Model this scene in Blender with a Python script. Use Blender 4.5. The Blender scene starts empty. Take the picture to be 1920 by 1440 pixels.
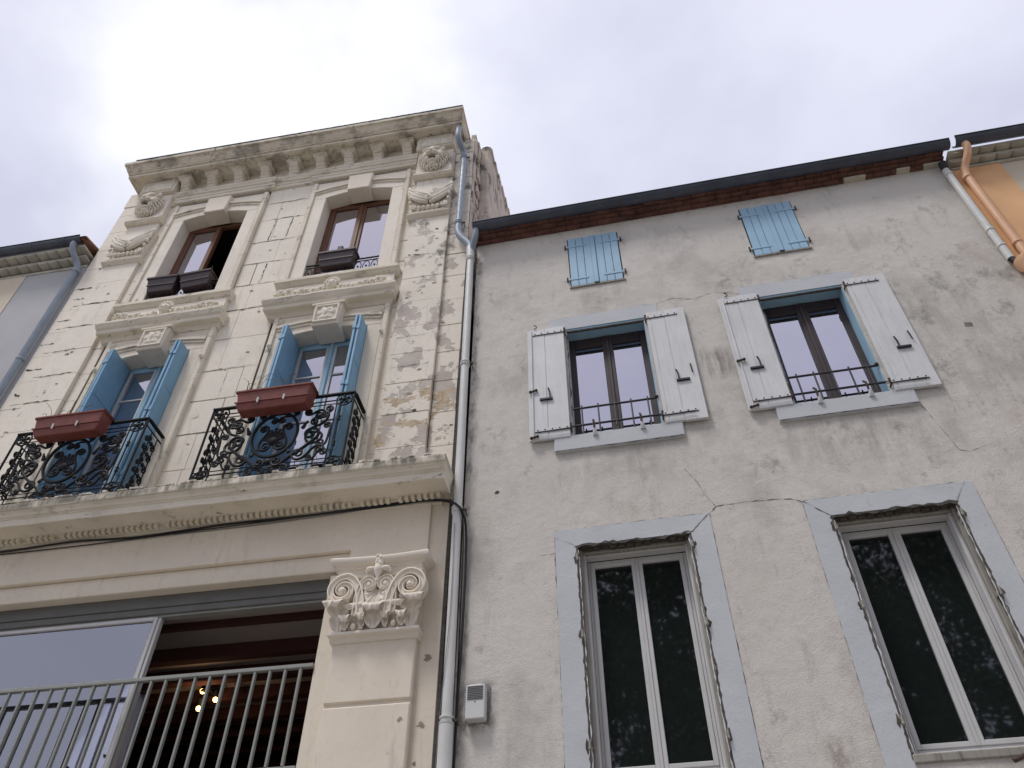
import bpy, bmesh, math, random
from mathutils import Vector, Matrix, noise as mnoise
random.seed(7)
PI = math.pi
S = bpy.context.scene
COL = S.collection

# ---------------------------------------------------------------- camera
cam_d = bpy.data.cameras.new('camera'); cam = bpy.data.objects.new('camera', cam_d); COL.objects.link(cam)
cam_d.sensor_width = 36.0; cam_d.lens = 1522.27 / 1920 * 36; cam_d.clip_end = 2000
cam.location = (0, -6.75, 1.6)
cam.rotation_mode = 'XYZ'
cam.rotation_euler = (math.radians(90 + 45.403), 0, math.radians(10.758))
S.camera = cam
S.view_settings.view_transform = 'Standard'; S.view_settings.look = 'None'
S.view_settings.gamma = 1; S.view_settings.use_curve_mapping = False
S.view_settings.exposure = 0.34

# ---------------------------------------------------------------- world and sun
SUN_EL, SUN_AZ = math.radians(64), math.radians(-35)      # azimuth measured from straight behind the camera, towards the left
W = bpy.data.worlds.new('World'); S.world = W; W.use_nodes = True
nt = W.node_tree; nt.nodes.clear()
def N(t, typ, **k):
    n = t.nodes.new(typ)
    for a, v in k.items(): setattr(n, a, v)
    return n
out = N(nt, 'ShaderNodeOutputWorld'); bg = N(nt, 'ShaderNodeBackground'); bg.inputs['Strength'].default_value = 0.1
sky = N(nt, 'ShaderNodeTexSky', sky_type='NISHITA'); sky.sun_disc = False
sky.sun_elevation = SUN_EL; sky.sun_rotation = math.radians(180) - SUN_AZ
sky.air_density = 1.0; sky.dust_density = 4.0
tc = N(nt, 'ShaderNodeTexCoord')
mp = N(nt, 'ShaderNodeMapping'); mp.inputs['Scale'].default_value = (1.0, 1.0, 1.6)
nt.links.new(tc.outputs['Generated'], mp.inputs['Vector'])
nz = N(nt, 'ShaderNodeTexNoise'); nz.inputs['Scale'].default_value = 2.3; nz.inputs['Detail'].default_value = 5; nz.inputs['Roughness'].default_value = .52
nt.links.new(mp.outputs[0], nz.inputs['Vector'])
rp = N(nt, 'ShaderNodeValToRGB')
rp.color_ramp.elements[0].position = .38; rp.color_ramp.elements[0].color = (.62, .635, .785, 1)
rp.color_ramp.elements[1].position = .64; rp.color_ramp.elements[1].color = (.80, .815, .95, 1)
nt.links.new(nz.outputs['Fac'], rp.inputs['Fac'])
# the thin bright stretch of cloud that stands above the roofs
dp = N(nt, 'ShaderNodeVectorMath', operation='DOT_PRODUCT'); dp.inputs[1].default_value = (-.336, .385, .86)
nrm = N(nt, 'ShaderNodeVectorMath', operation='NORMALIZE'); nt.links.new(tc.outputs['Generated'], nrm.inputs[0]); nt.links.new(nrm.outputs[0], dp.inputs[0])
nz2 = N(nt, 'ShaderNodeTexNoise'); nz2.inputs['Scale'].default_value = 5; nz2.inputs['Detail'].default_value = 4
nt.links.new(tc.outputs['Generated'], nz2.inputs['Vector'])
ad = N(nt, 'ShaderNodeMath', operation='MULTIPLY_ADD'); ad.inputs[1].default_value = .13; nt.links.new(nz2.outputs['Fac'], ad.inputs[0]); nt.links.new(dp.outputs['Value'], ad.inputs[2])
mr = N(nt, 'ShaderNodeMapRange', interpolation_type='SMOOTHSTEP'); mr.inputs['From Min'].default_value = 1.025; mr.inputs['From Max'].default_value = 1.09
nt.links.new(ad.outputs[0], mr.inputs['Value'])
mxg = N(nt, 'ShaderNodeMix', data_type='RGBA'); nt.links.new(mr.outputs[0], mxg.inputs['Factor'])
nt.links.new(rp.outputs[0], mxg.inputs[6]); mxg.inputs[7].default_value = (1.08, 1.09, 1.12, 1)
ml = N(nt, 'ShaderNodeVectorMath', operation='SCALE'); ml.inputs['Scale'].default_value = 8.5; nt.links.new(mxg.outputs[2], ml.inputs[0])
mxs = N(nt, 'ShaderNodeMix', data_type='RGBA'); mxs.inputs['Factor'].default_value = .93
nt.links.new(sky.outputs[0], mxs.inputs[6]); nt.links.new(ml.outputs[0], mxs.inputs[7])
nt.links.new(mxs.outputs[2], bg.inputs['Color']); nt.links.new(bg.outputs[0], out.inputs['Surface'])

sun_d = bpy.data.lights.new('sun', 'SUN'); sun_d.energy = 1.5; sun_d.angle = math.radians(12); sun_d.color = (1, .97, .93)
sun = bpy.data.objects.new('sun', sun_d); COL.objects.link(sun)
sv = Vector((math.sin(SUN_AZ) * math.cos(SUN_EL), -math.cos(SUN_AZ) * math.cos(SUN_EL), math.sin(SUN_EL)))
sun.rotation_euler = sv.to_track_quat('Z', 'Y').to_euler(); sun.location = sv * 40

# ---------------------------------------------------------------- materials
class NM:
    """small node-material builder working on world position"""
    def __init__(s, name):
        s.m = bpy.data.materials.new(name); s.m.use_nodes = True; s.t = s.m.node_tree; s.t.nodes.clear()
        s.o = N(s.t, 'ShaderNodeOutputMaterial'); s.b = N(s.t, 'ShaderNodeBsdfPrincipled')
        s.t.links.new(s.b.outputs[0], s.o.inputs['Surface'])
        s.geo = N(s.t, 'ShaderNodeNewGeometry'); s.sep = None
    def L(s, a, b): s.t.links.new(a, b)
    def pos(s, stretch=(1, 1, 1), off=(0, 0, 0)):
        m = N(s.t, 'ShaderNodeMapping'); m.inputs['Scale'].default_value = stretch; m.inputs['Location'].default_value = off
        s.L(s.geo.outputs['Position'], m.inputs['Vector']); return m.outputs[0]
    def noise(s, scale, detail=4, rough=.55, stretch=(1, 1, 1), off=(0, 0, 0), dist=0):
        n = N(s.t, 'ShaderNodeTexNoise'); n.inputs['Scale'].default_value = scale; n.inputs['Detail'].default_value = detail
        n.inputs['Roughness'].default_value = rough; n.inputs['Distortion'].default_value = dist
        s.L(s.pos(stretch, off), n.inputs['Vector']); return n.outputs['Fac']
    def voro(s, scale, stretch=(1, 1, 1)):
        n = N(s.t, 'ShaderNodeTexVoronoi'); n.inputs['Scale'].default_value = scale; s.L(s.pos(stretch), n.inputs['Vector']); return n.outputs['Distance']
    def rng(s, v, a, b, c=0, d=1):
        n = N(s.t, 'ShaderNodeMapRange'); n.inputs['From Min'].default_value = a; n.inputs['From Max'].default_value = b
        n.inputs['To Min'].default_value = c; n.inputs['To Max'].default_value = d; s.L(v, n.inputs['Value']); return n.outputs[0]
    def mul(s, a, b):
        n = N(s.t, 'ShaderNodeMath', operation='MULTIPLY')
        for i, q in enumerate((a, b)):
            if isinstance(q, (int, float)): n.inputs[i].default_value = q
            else: s.L(q, n.inputs[i])
        return n.outputs[0]
    def add(s, a, b):
        n = N(s.t, 'ShaderNodeMath', operation='ADD')
        for i, q in enumerate((a, b)):
            if isinstance(q, (int, float)): n.inputs[i].default_value = q
            else: s.L(q, n.inputs[i])
        return n.outputs[0]
    def axis(s, i):
        if not s.sep:
            s.sep = N(s.t, 'ShaderNodeSeparateXYZ'); s.L(s.geo.outputs['Position'], s.sep.inputs[0])
        return s.sep.outputs[i]
    def boxmask(s, x0, x1, z0, z1, f=.25):
        q = s.mul(s.rng(s.axis(0), x0 - f, x0 + f), s.rng(s.axis(0), x1 + f, x1 - f))
        return s.mul(q, s.mul(s.rng(s.axis(2), z0 - f, z0 + f), s.rng(s.axis(2), z1 + f, z1 - f)))
    def mix(s, f, a, b):
        n = N(s.t, 'ShaderNodeMix', data_type='RGBA')
        if isinstance(f, (int, float)): n.inputs['Factor'].default_value = f
        else: s.L(f, n.inputs['Factor'])
        for i, q in ((6, a), (7, b)):
            if isinstance(q, (tuple, list)): n.inputs[i].default_value = (*q[:3], 1)
            else: s.L(q, n.inputs[i])
        return n.outputs[2]
    def color(s, c):
        if isinstance(c, (tuple, list)): s.b.inputs['Base Color'].default_value = (*c[:3], 1)
        else: s.L(c, s.b.inputs['Base Color'])
    def rough(s, v):
        if isinstance(v, (int, float)): s.b.inputs['Roughness'].default_value = v
        else: s.L(v, s.b.inputs['Roughness'])
    def bump(s, h, strength=.3, dist=.01):
        n = N(s.t, 'ShaderNodeBump'); n.inputs['Strength'].default_value = strength; n.inputs['Distance'].default_value = dist
        s.L(h, n.inputs['Height']); s.L(n.outputs[0], s.b.inputs['Normal'])
    def set(s, **k):
        for a, v in k.items(): s.b.inputs[a.replace('_', ' ')].default_value = v

M = {}
def simple(name, col, rough=.6, var=.12, scale=6, metal=0, bump=.15, bscale=60, dark=None, dthr=(.58, .75), dstretch=(1, 1, .35), spec=.4, dscale=5):
    n = NM(name); c2 = tuple(x * (1 - var * 2) for x in col)
    c = n.mix(n.rng(n.noise(scale, 5), .3, .7), c2, col)
    if dark: c = n.mix(n.mul(n.rng(n.noise(dscale, 6, .65, dstretch), *dthr), .8), c, dark)
    n.color(c); n.rough(n.rng(n.noise(scale * 3), .3, .7, rough - .1, min(1, rough + .1)))
    n.set(Metallic=metal, Specular_IOR_Level=spec)
    if bump: n.bump(n.noise(bscale, 4), bump, .004)
    M[name] = n.m; return n.m

# cream limewash over stone, peeling; ochre stone where the face has gone
def cream(name, base, peel=True):
    n = NM(name)
    c = n.mix(n.rng(n.noise(1.1, 5, .6), .3, .7), tuple(x * .88 for x in base), base)
    c = n.mix(n.mul(n.rng(n.noise(14, 5, .7), .52, .8), .35), c, (.50, .46, .41))
    # thin vertical dirt streaks and speckles
    c = n.mix(n.mul(n.rng(n.noise(2.2, 6, .7, (3.5, 3.5, .5)), .57, .78), .5), c, (.36, .33, .29))
    h = n.noise(35, 5, .65)
    if peel:
        reg = n.add(n.mul(n.boxmask(-2.95, -1.85, 7.3, 13.4, .35), .165), n.mul(n.boxmask(-3.2, -1.85, 7.3, 8.7, .25), .02))
        pn = n.add(n.noise(2.6, 7, .62, (1, 1, .8), (3, 0, 1.3)), reg)
        pm = n.rng(pn, .685, .702)
        c = n.mix(pm, c, n.mix(n.rng(n.noise(5), .4, .6), (.50, .43, .38), (.58, .52, .46)))
        reg2 = n.mul(n.boxmask(-3.0, -1.85, 7.75, 8.75, .12), .175)
        on = n.add(n.noise(4.2, 6, .6, (.7, 1, 1.3), (9, 0, 5)), reg2)
        c = n.mix(n.rng(on, .705, .718), c, n.mix(n.rng(n.noise(9), .35, .65), (.47, .36, .235), (.60, .50, .37)))
        # soot and lichen blotches
        soot = n.add(n.noise(3.6, 7, .72, (1, 1, .7), (0, 0, 7)), n.mul(n.boxmask(-2.9, -1.7, 11.2, 15.4, .3), .10))
        c = n.mix(n.mul(n.rng(soot, .64, .74), .85), c, (.13, .12, .11))
        hh = n.add(n.mul(n.rng(pn, .675, .702, 1, 0), 2.2), h)
        n.bump(hh, .55, .008)
    else:
        c = n.mix(n.mul(n.rng(n.noise(7, 6, .7, (1, 1, .5), (2, 0, 0)), .70, .76), .6), c, (.33, .26, .19))
        n.bump(n.add(n.mul(n.noise(3.0, 3), 1.2), n.mul(h, .6)), .25, .006)
    n.color(c); n.rough(.85); n.set(Specular_IOR_Level=.25); M[name] = n.m
cream('cream_stone', (.86, .79, .675))
cream('cream_paint', (.82, .735, .61), False)
# mouldings: same paint with grey-black crust in irregular patches
n = NM('cream_moulding')
c = n.mix(n.rng(n.noise(1.5, 5), .3, .7), (.67, .61, .50), (.81, .745, .625))
c = n.mix(n.mul(n.rng(n.noise(3.1, 7, .72, (1, 1, 2.2)), .56, .70), .75), c, (.27, .25, .21))
c = n.mix(n.mul(n.rng(n.noise(6, 7, .75, (.7, 1, 2.0), (4, 2, 0)), .61, .68), .9), c, (.085, .08, .07))
c = n.mix(n.mul(n.rng(n.noise(4, 5, .6, (.6, 1, 2), (1, 7, 0)), .62, .70), .5), c, (.55, .50, .33))
lip = n.mul(n.boxmask(-9, -1.5, 7.09, 7.20, .02), n.rng(n.noise(5, 7, .7, (1.3, 1, .3)), .38, .58))
c = n.mix(n.mul(lip, .88), c, (.13, .12, .095))
lip = n.mul(n.boxmask(-9, -1.5, 14.76, 15.2, .05), n.rng(n.noise(3.4, 7, .72, (.8, 1, 1.2), (3, 3, 3)), .48, .60))
c = n.mix(n.mul(lip, .65), c, (.18, .17, .145))
n.color(c); n.rough(.9); n.set(Specular_IOR_Level=.2); n.bump(n.noise(30, 6, .7), .5, .008); M['cream_moulding'] = n.m
n = NM('carved_cream')
c = n.mix(n.rng(n.noise(4, 5), .35, .7), (.70, .645, .54), (.82, .755, .64))
c = n.mix(n.mul(n.rng(n.noise(9, 6, .7), .62, .75), .6), c, (.30, .27, .23))
n.color(c); n.rough(.85); n.set(Specular_IOR_Level=.25); n.bump(n.noise(70, 4), .3, .004); M['carved_cream'] = n.m
n = NM('capital_paint')
n.color(n.mix(n.rng(n.noise(3, 5), .3, .7), (.77, .70, .60), (.83, .76, .66))); n.rough(.75); n.set(Specular_IOR_Level=.3)
n.bump(n.noise(45, 4), .18, .004); M['capital_paint'] = n.m
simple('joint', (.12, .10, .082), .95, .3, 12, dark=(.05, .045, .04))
simple('crack', (.11, .10, .09), .95, .3, 20)
simple('crack_soft', (.30, .28, .26), .95, .3, 20)
# rough grey render
n = NM('grey_render')
c = n.mix(n.rng(n.noise(.8, 6, .6), .3, .7), (.625, .59, .535), (.70, .665, .61))
c = n.mix(n.mul(n.rng(n.noise(1.1, 6, .68, (1, 1, .75), (5, 0, 2)), .50, .70), .55), c, (.34, .31, .28))
c = n.mix(n.mul(n.rng(n.noise(1.8, 7, .74, (2.6, 1, .42), (1, 0, 9)), .57, .76), .5), c, (.25, .235, .22))
reg = n.mul(n.boxmask(1.4, 5.2, 7.0, 10.2, 1.0), .05)
c = n.mix(n.mul(n.rng(n.add(n.noise(3.0, 8, .76, (1, 1, .8), (8, 0, 1)), reg), .58, .74), .7), c, (.16, .15, .135))
c = n.mix(n.mul(n.rng(n.noise(1.6, 5, .6, (1, 1, .6), (2, 0, 14)), .60, .75), .35), c, (.50, .36, .30))
st = n.mul(n.boxmask(.93, 1.30, 8.22, 8.66, .07), n.rng(n.noise(9, 5, .65, (1.6, 1, .25)), .38, .62))
c = n.mix(n.mul(st, .62), c, (.17, .155, .15))
c = n.mix(n.mul(n.rng(n.noise(16, 9, .82, (1, 1, .8), (3, 0, 3)), .55, .74), .30), c, (.31, .285, .265))
c = n.mix(n.mul(n.rng(n.noise(120, 3, .6), .55, .8), .35), c, (.28, .26, .24))
for bx, am in (((1.5, 3.2, 6.75, 7.36), .42), ((-.85, .65, 6.85, 7.34), .30), ((3.2, 4.4, 7.3, 9.3), .35), ((-.55, .35, 9.75, 10.2), .25)):
    gr = n.mul(n.boxmask(*bx, .22), n.rng(n.noise(3.2, 8, .72, (1.7, 1, .5), (bx[0], 0, 3)), .40, .64))
    c = n.mix(n.mul(gr, am), c, (.20, .185, .17))
gr = n.mul(n.boxmask(-1.74, -1.44, 4.44, 4.86, .05), n.rng(n.noise(11, 6, .7), .36, .58))
c = n.mix(n.mul(gr, .75), c, (.10, .095, .09))
gr = n.mul(n.boxmask(-1.9, -1.70, 2, 11.3, .05), n.rng(n.noise(7, 7, .75, (1.2, 1, .5), (0, 4, 0)), .47, .60))
c = n.mix(n.mul(gr, .65), c, (.15, .14, .13))
gr = n.mul(n.boxmask(1.17, 1.36, 3.85, 4.12, .06), n.rng(n.noise(14, 6, .7, (1, 1, .4)), .36, .6))
c = n.mix(n.mul(gr, .6), c, (.17, .10, .075))
n.color(c); n.rough(.95); n.set(Specular_IOR_Level=.15)
n.bump(n.add(n.mul(n.noise(95, 4, .6), 1.0), n.mul(n.noise(6, 4), 2.0)), .7, .010); M['grey_render'] = n.m
n = NM('surround_paint')
c = n.mix(n.rng(n.noise(2, 5), .3, .7), (.50, .52, .54), (.57, .585, .60))
c = n.mix(n.mul(n.rng(n.noise(8, 6, .7), .62, .72), .35), c, (.28, .29, .29))
n.color(c); n.rough(.8); n.set(Specular_IOR_Level=.3); n.bump(n.add(n.noise(40, 4), n.mul(n.noise(7, 3), 2)), .4, .006); M['surround_paint'] = n.m
# painted boards
def boards(name, base, worn, amt=.5):
    n = NM(name)
    c = n.mix(n.rng(n.noise(3, 5), .3, .7), tuple(x * .87 for x in base), base)
    c = n.mix(n.mul(n.rng(n.noise(7, 7, .72, (5, 5, .45)), .50, .72), amt), c, worn)
    n.color(c); n.rough(.6); n.set(Specular_IOR_Level=.35); n.bump(n.noise(18, 5, .6, (6, 6, .4)), .3, .004); M[name] = n.m
boards('white_board', (.70, .705, .705), (.42, .42, .41), .42)
boards('blue_board', (.235, .43, .60), (.15, .27, .37), .6)
boards('light_blue_board', (.34, .53, .68), (.25, .40, .53), .35)
boards('sky_frame', (.34, .53, .66), (.25, .38, .48), .4)
boards('brown_wood', (.17, .075, .04), (.07, .035, .025), .6)
boards('dark_wood', (.055, .042, .046), (.10, .075, .07), .4)
boards('old_timber', (.33, .31, .27), (.085, .062, .045), .8)
boards('beam_wood', (.085, .035, .032), (.05, .025, .022), .5); M['beam_wood'].node_tree.nodes['Principled BSDF'].inputs['Roughness'].default_value = .95
simple('white_frame', (.60, .595, .585), .45, .05, 4, bump=.04)
simple('grey_frame', (.30, .30, .285), .45, .06, 4, bump=.03)
simple('lintel_profile', (.15, .15, .14), .6, .08, 4, bump=.05)
simple('dark_iron', (.010, .0105, .013), .6, .25, 25, bump=.35, bscale=90, spec=.25)
simple('guard_iron', (.045, .04, .05), .5, .2, 20)
simple('rusty_iron', (.10, .065, .048), .85, .3, 40, dark=(.03, .025, .02), dscale=30, dstretch=(1, 1, 1))
simple('grey_rail', (.29, .30, .275), .42, .06, 8, bump=.05, spec=.5)
simple('zinc', (.29, .345, .41), .5, .12, 5, bump=.08, spec=.5)
simple('pipe_grey', (.68, .68, .655), .5, .08, 3, bump=.04, dark=(.33, .33, .32), dthr=(.6, .8))
simple('gutter_dark', (.075, .085, .115), .45, .2, 4, bump=.1, dark=(.035, .04, .055), dstretch=(.3, 1, 1), spec=.5)
simple('eave_brick', (.185, .085, .065), .95, .3, 5, bump=.5, dark=(.07, .05, .045), dscale=4)
simple('cream_tile', (.56, .52, .43), .9, .15, 5, bump=.3, dark=(.26, .245, .2))
simple('pale_tile', (.55, .52, .45), .9, .15, 5, bump=.3, dark=(.27, .27, .245))
simple('roof_tile', (.27, .13, .085), .9, .25, 4, bump=.4, dark=(.09, .07, .06))
simple('terracotta_plastic', (.235, .062, .045), .5, .15, 8, bump=.05, dark=(.08, .03, .025))
simple('brown_plastic', (.06, .042, .046), .42, .15, 8, bump=.05)
simple('soil', (.05, .035, .025), 1, .3, 30, bump=.8)
simple('dry_plant', (.30, .24, .14), .9, .3, 20, bump=0)
simple('cable_black', (.018, .018, .02), .5, .1, 9, bump=0)
simple('cable_grey', (.25, .25, .25), .6, .1, 9, bump=0)
simple('alarm_white', (.62, .625, .61), .4, .04, 6, bump=0, dark=(.4, .4, .38), dthr=(.6, .8))
simple('alarm_slot', (.10, .10, .10), .6, .1, 9, bump=0)
simple('orange_render', (.84, .50, .26), .9, .07, 2, bump=.4, bscale=110)
simple('orange_pipe', (.78, .46, .27), .5, .06, 4, bump=.03)
simple('pale_render', (.68, .60, .47), .9, .06, 2, bump=.4, bscale=110)
simple('cool_render', (.47, .47, .475), .9, .06, 1.5, bump=.5, bscale=110)
simple('party_wall', (.66, .58, .49), .95, .2, 3, bump=.8, bscale=14, dark=(.085, .08, .07), dthr=(.53, .60), dscale=3.2, dstretch=(1, 1, .6))
simple('ceiling_paint', (.50, .43, .41), .9, .05, 2, bump=0)
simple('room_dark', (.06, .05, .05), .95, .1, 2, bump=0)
simple('curtain_cloth', (.50, .49, .52), .9, .06, 6, bump=.1)
simple('curtain_lamplit', (.52, .30, .22), .9, .06, 6, bump=.1)  # lamplight on the cloth put into its orange colour
simple('paving', (.36, .335, .295), .9, .1, 1.2, bump=.3, bscale=20)
simple('spall_tan', (.43, .34, .25), .95, .2, 20, bump=.6, dark=(.16, .12, .09), dscale=25, dstretch=(1, 1, 1))
simple('bounce_paving', (.34, .32, .29), .95, .15, 2, bump=.4, bscale=120)
simple('bark', (.16, .13, .10), .95, .25, 4, bump=.6, bscale=15)
n = NM('leaf'); n.color(n.mix(n.rng(n.noise(.7, 4), .3, .7), (.022, .042, .016), (.075, .115, .035))); n.rough(.6); M['leaf'] = n.m

def glass(name, fac, tint=(.02, .02, .024), gcol=(.86, .84, .93), clear=False, rough=.012):
    n = NM(name); t = n.t
    gl = N(t, 'ShaderNodeBsdfGlossy'); gl.inputs['Color'].default_value = (*gcol, 1); gl.inputs['Roughness'].default_value = rough
    if clear:
        bs = N(t, 'ShaderNodeBsdfTransparent'); bs.inputs['Color'].default_value = (.80, .80, .82, 1)
    else:
        bs = N(t, 'ShaderNodeBsdfDiffuse'); bs.inputs['Color'].default_value = (*tint, 1)
    fr = N(t, 'ShaderNodeFresnel'); fr.inputs['IOR'].default_value = 1.5
    f = n.add(fr.outputs[0], fac)
    mx = N(t, 'ShaderNodeMixShader'); n.L(f, mx.inputs[0]); n.L(bs.outputs[0], mx.inputs[1]); n.L(gl.outputs[0], mx.inputs[2])
    bp = N(t, 'ShaderNodeBump'); bp.inputs['Strength'].default_value = .05; bp.inputs['Distance'].default_value = .02
    n.L(n.noise(1.6, 2), bp.inputs['Height']); n.L(bp.outputs[0], gl.inputs['Normal'])
    n.L(mx.outputs[0], n.o.inputs['Surface']); M[name] = n.m
glass('glass_sky', .50)
glass('glass_upper', .56)
glass('glass_dark', .05, (.012, .016, .015), rough=.028)
glass('glass_clear', .27, clear=True, gcol=(.75, .77, .86))
n = NM('bulb'); n.b.inputs['Emission Color'].default_value = (1, .55, .16, 1); n.b.inputs['Emission Strength'].default_value = 7; n.color((1, .7, .3)); M['bulb'] = n.m

# ---------------------------------------------------------------- mesh builder
class MB:
    def __init__(s): s.v = []; s.f = []
    def face(s, pts):
        b = len(s.v); s.v += [tuple(p) for p in pts]; s.f.append(list(range(b, b + len(pts)))); return s
    def box(s, x0, x1, y0, y1, z0, z1):
        b = len(s.v)
        s.v += [(x, y, z) for z in (z0, z1) for y in (y0, y1) for x in (x0, x1)]
        s.f += [[b + i for i in q] for q in ((0, 2, 3, 1), (4, 5, 7, 6), (0, 1, 5, 4), (2, 6, 7, 3), (0, 4, 6, 2), (1, 3, 7, 5))]; return s
    def prism(s, poly, y0, y1):            # polygon in x,z pushed along y
        b = len(s.v); n = len(poly)
        s.v += [(x, y0, z) for x, z in poly] + [(x, y1, z) for x, z in poly]
        s.f.append([b + i for i in range(n)]); s.f.append([b + n + i for i in reversed(range(n))])
        for i in range(n): j = (i + 1) % n; s.f.append([b + i, b + n + i, b + n + j, b + j])
        return s
    def profx(s, prof, x0, x1):            # polygon in y,z pushed along x
        b = len(s.v); n = len(prof)
        s.v += [(x0, y, z) for y, z in prof] + [(x1, y, z) for y, z in prof]
        s.f.append([b + i for i in range(n)]); s.f.append([b + n + i for i in reversed(range(n))])
        for i in range(n): j = (i + 1) % n; s.f.append([b + i, b + j, b + n + j, b + n + i])
        return s
    def cornice(s, x0, x1, prof, yw=0, yb=.1, sl=1, sr=1, nseg=1, jit=0):
        # prof: (projection, z) from below to above; wraps round both ends with side projections scaled by sl, sr
        b = len(s.v); n = len(prof)
        rows = []
        for p, z in prof:
            r = [(x0 - p * sl, yb, z), (x0 - p * sl, yw - p, z)]
            for k in range(1, nseg): r.append((x0 - p * sl + (x1 - x0 + p * (sl + sr)) * k / nseg, yw - p + random.uniform(-jit, jit), z + random.uniform(-jit, jit)))
            r += [(x1 + p * sr, yw - p, z), (x1 + p * sr, yb, z)]; rows.append(r)
        m = len(rows[0])
        for r in rows: s.v += r
        for i in range(n - 1):
            for k in range(m - 1): s.f.append([b + i * m + k, b + i * m + k + 1, b + (i + 1) * m + k + 1, b + (i + 1) * m + k])
        s.f.append([b + k for k in reversed(range(m))]); s.f.append([b + (n - 1) * m + k for k in range(m)])
        s.f.append([b + i * m for i in range(n)]); s.f.append([b + i * m + m - 1 for i in reversed(range(n))])
        return s
    def tube(s, pts, r, n=8, closed=False, cap=True, flat=None):
        pts = [Vector(p) for p in pts]; m = len(pts); b = len(s.v)
        rr = r if isinstance(r, (list, tuple)) else [r] * m
        up = None
        for i, p in enumerate(pts):
            if closed: t = pts[(i + 1) % m] - pts[i - 1]
            else: t = pts[min(i + 1, m - 1)] - pts[max(i - 1, 0)]
            if t.length < 1e-9: t = Vector((0, 0, 1))
            t.normalize()
            if flat is not None: u = flat - t * flat.dot(t); u = u.normalized() if u.length > 1e-6 else t.orthogonal().normalized()
            elif up is None: u = t.orthogonal().normalized()
            else:
                u = up - t * up.dot(t); u = u.normalized() if u.length > 1e-6 else t.orthogonal().normalized()
            up = u; w = t.cross(u)
            for k in range(n):
                a = 2 * PI * k / n; s.v.append(tuple(p + (u * math.cos(a) + w * math.sin(a)) * rr[i]))
        for i in range(m if closed else m - 1):
            j = (i + 1) % m
            for k in range(n): l = (k + 1) % n; s.f.append([b + i * n + k, b + i * n + l, b + j * n + l, b + j * n + k])
        if cap and not closed:
            s.f.append([b + k for k in reversed(range(n))]); s.f.append([b + (m - 1) * n + k for k in range(n)])
        return s
    def sphere(s, c, r, sc=(1, 1, 1), nu=10, nv=7):
        b = len(s.v)
        for j in range(nv + 1):
            th = PI * j / nv
            for i in range(nu):
                ph = 2 * PI * i / nu
                s.v.append((c[0] + r * sc[0] * math.sin(th) * math.cos(ph), c[1] + r * sc[1] * math.sin(th) * math.sin(ph), c[2] + r * sc[2] * math.cos(th)))
        for j in range(nv):
            for i in range(nu): k = (i + 1) % nu; s.f.append([b + j * nu + i, b + j * nu + k, b + (j + 1) * nu + k, b + (j + 1) * nu + i])
        return s
    def lathe(s, c, prof, axis=(0, 0, 1), n=14):   # prof: (radius, height along axis)
        ax = Vector(axis).normalized(); u = ax.orthogonal().normalized(); w = ax.cross(u); c = Vector(c); b = len(s.v); m = len(prof)
        for r, h in prof:
            for k in range(n): a = 2 * PI * k / n; s.v.append(tuple(c + ax * h + (u * math.cos(a) + w * math.sin(a)) * r))
        for i in range(m - 1):
            for k in range(n): l = (k + 1) % n; s.f.append([b + i * n + k, b + i * n + l, b + (i + 1) * n + l, b + (i + 1) * n + k])
        s.f.append([b + k for k in reversed(range(n))]); s.f.append([b + (m - 1) * n + k for k in range(n)])
        return s
    def relief(s, x0, x1, z0, z1, y, fn, nx, nz):   # height field standing proud of plane y towards the viewer
        b = len(s.v)
        for j in range(nz + 1):
            for i in range(nx + 1):
                u, v = i / nx, j / nz
                e = 0 if i in (0, nx) or j in (0, nz) else 1
                s.v.append((x0 + (x1 - x0) * u, y - (fn(u, v) if e else -.01), z0 + (z1 - z0) * v))
        w = nx + 1
        for j in range(nz):
            for i in range(nx): s.f.append([b + j * w + i, b + j * w + i + 1, b + (j + 1) * w + i + 1, b + (j + 1) * w + i])
        return s
    def build(s, name, mat, parent=None, bevel=0, smooth=None, loc=None, seg=1, rot=None):
        me = bpy.data.meshes.new(name); me.from_pydata(s.v, [], s.f)
        bm = bmesh.new(); bm.from_mesh(me); bmesh.ops.remove_doubles(bm, verts=bm.verts, dist=1e-5)
        bmesh.ops.recalc_face_normals(bm, faces=bm.faces); bm.to_mesh(me); bm.free()
        if smooth is not None:
            for p in me.polygons: p.use_smooth = True
            me.set_sharp_from_angle(angle=math.radians(smooth))
        me.materials.append(M[mat] if isinstance(mat, str) else mat)
        o = bpy.data.objects.new(name, me); COL.objects.link(o)
        if parent: o.parent = parent
        if loc: o.location = loc
        if rot: o.rotation_euler = rot
        if bevel:
            md = o.modifiers.new('bevel', 'BEVEL'); md.width = bevel; md.segments = seg; md.limit_method = 'ANGLE'; md.angle_limit = math.radians(40)
        return o
def again(o, loc=None, parent=None, rot=None, scale=None):
    c = o.copy(); COL.objects.link(c)
    if parent: c.parent = parent
    if loc is not None: c.location = loc
    if rot: c.rotation_euler = rot
    if scale: c.scale = scale
    return c
def tree_copy(o, parent=None):
    c = o.copy(); COL.objects.link(c); c.parent = parent
    for k in list(o.children): tree_copy(k, c)
    return c
def thing(name, label, cat, loc=(0, 0, 0), rz=0, group=None):
    o = bpy.data.objects.new(name, None); COL.objects.link(o); o.location = loc; o.rotation_euler = (0, 0, rz)
    o.empty_display_size = .2; o['label'] = label; o['category'] = cat
    if group: o['group'] = group
    return o
def tag(o, label, cat, group=None):
    o['label'] = label; o['category'] = cat
    if group: o['group'] = group
    return o
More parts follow.
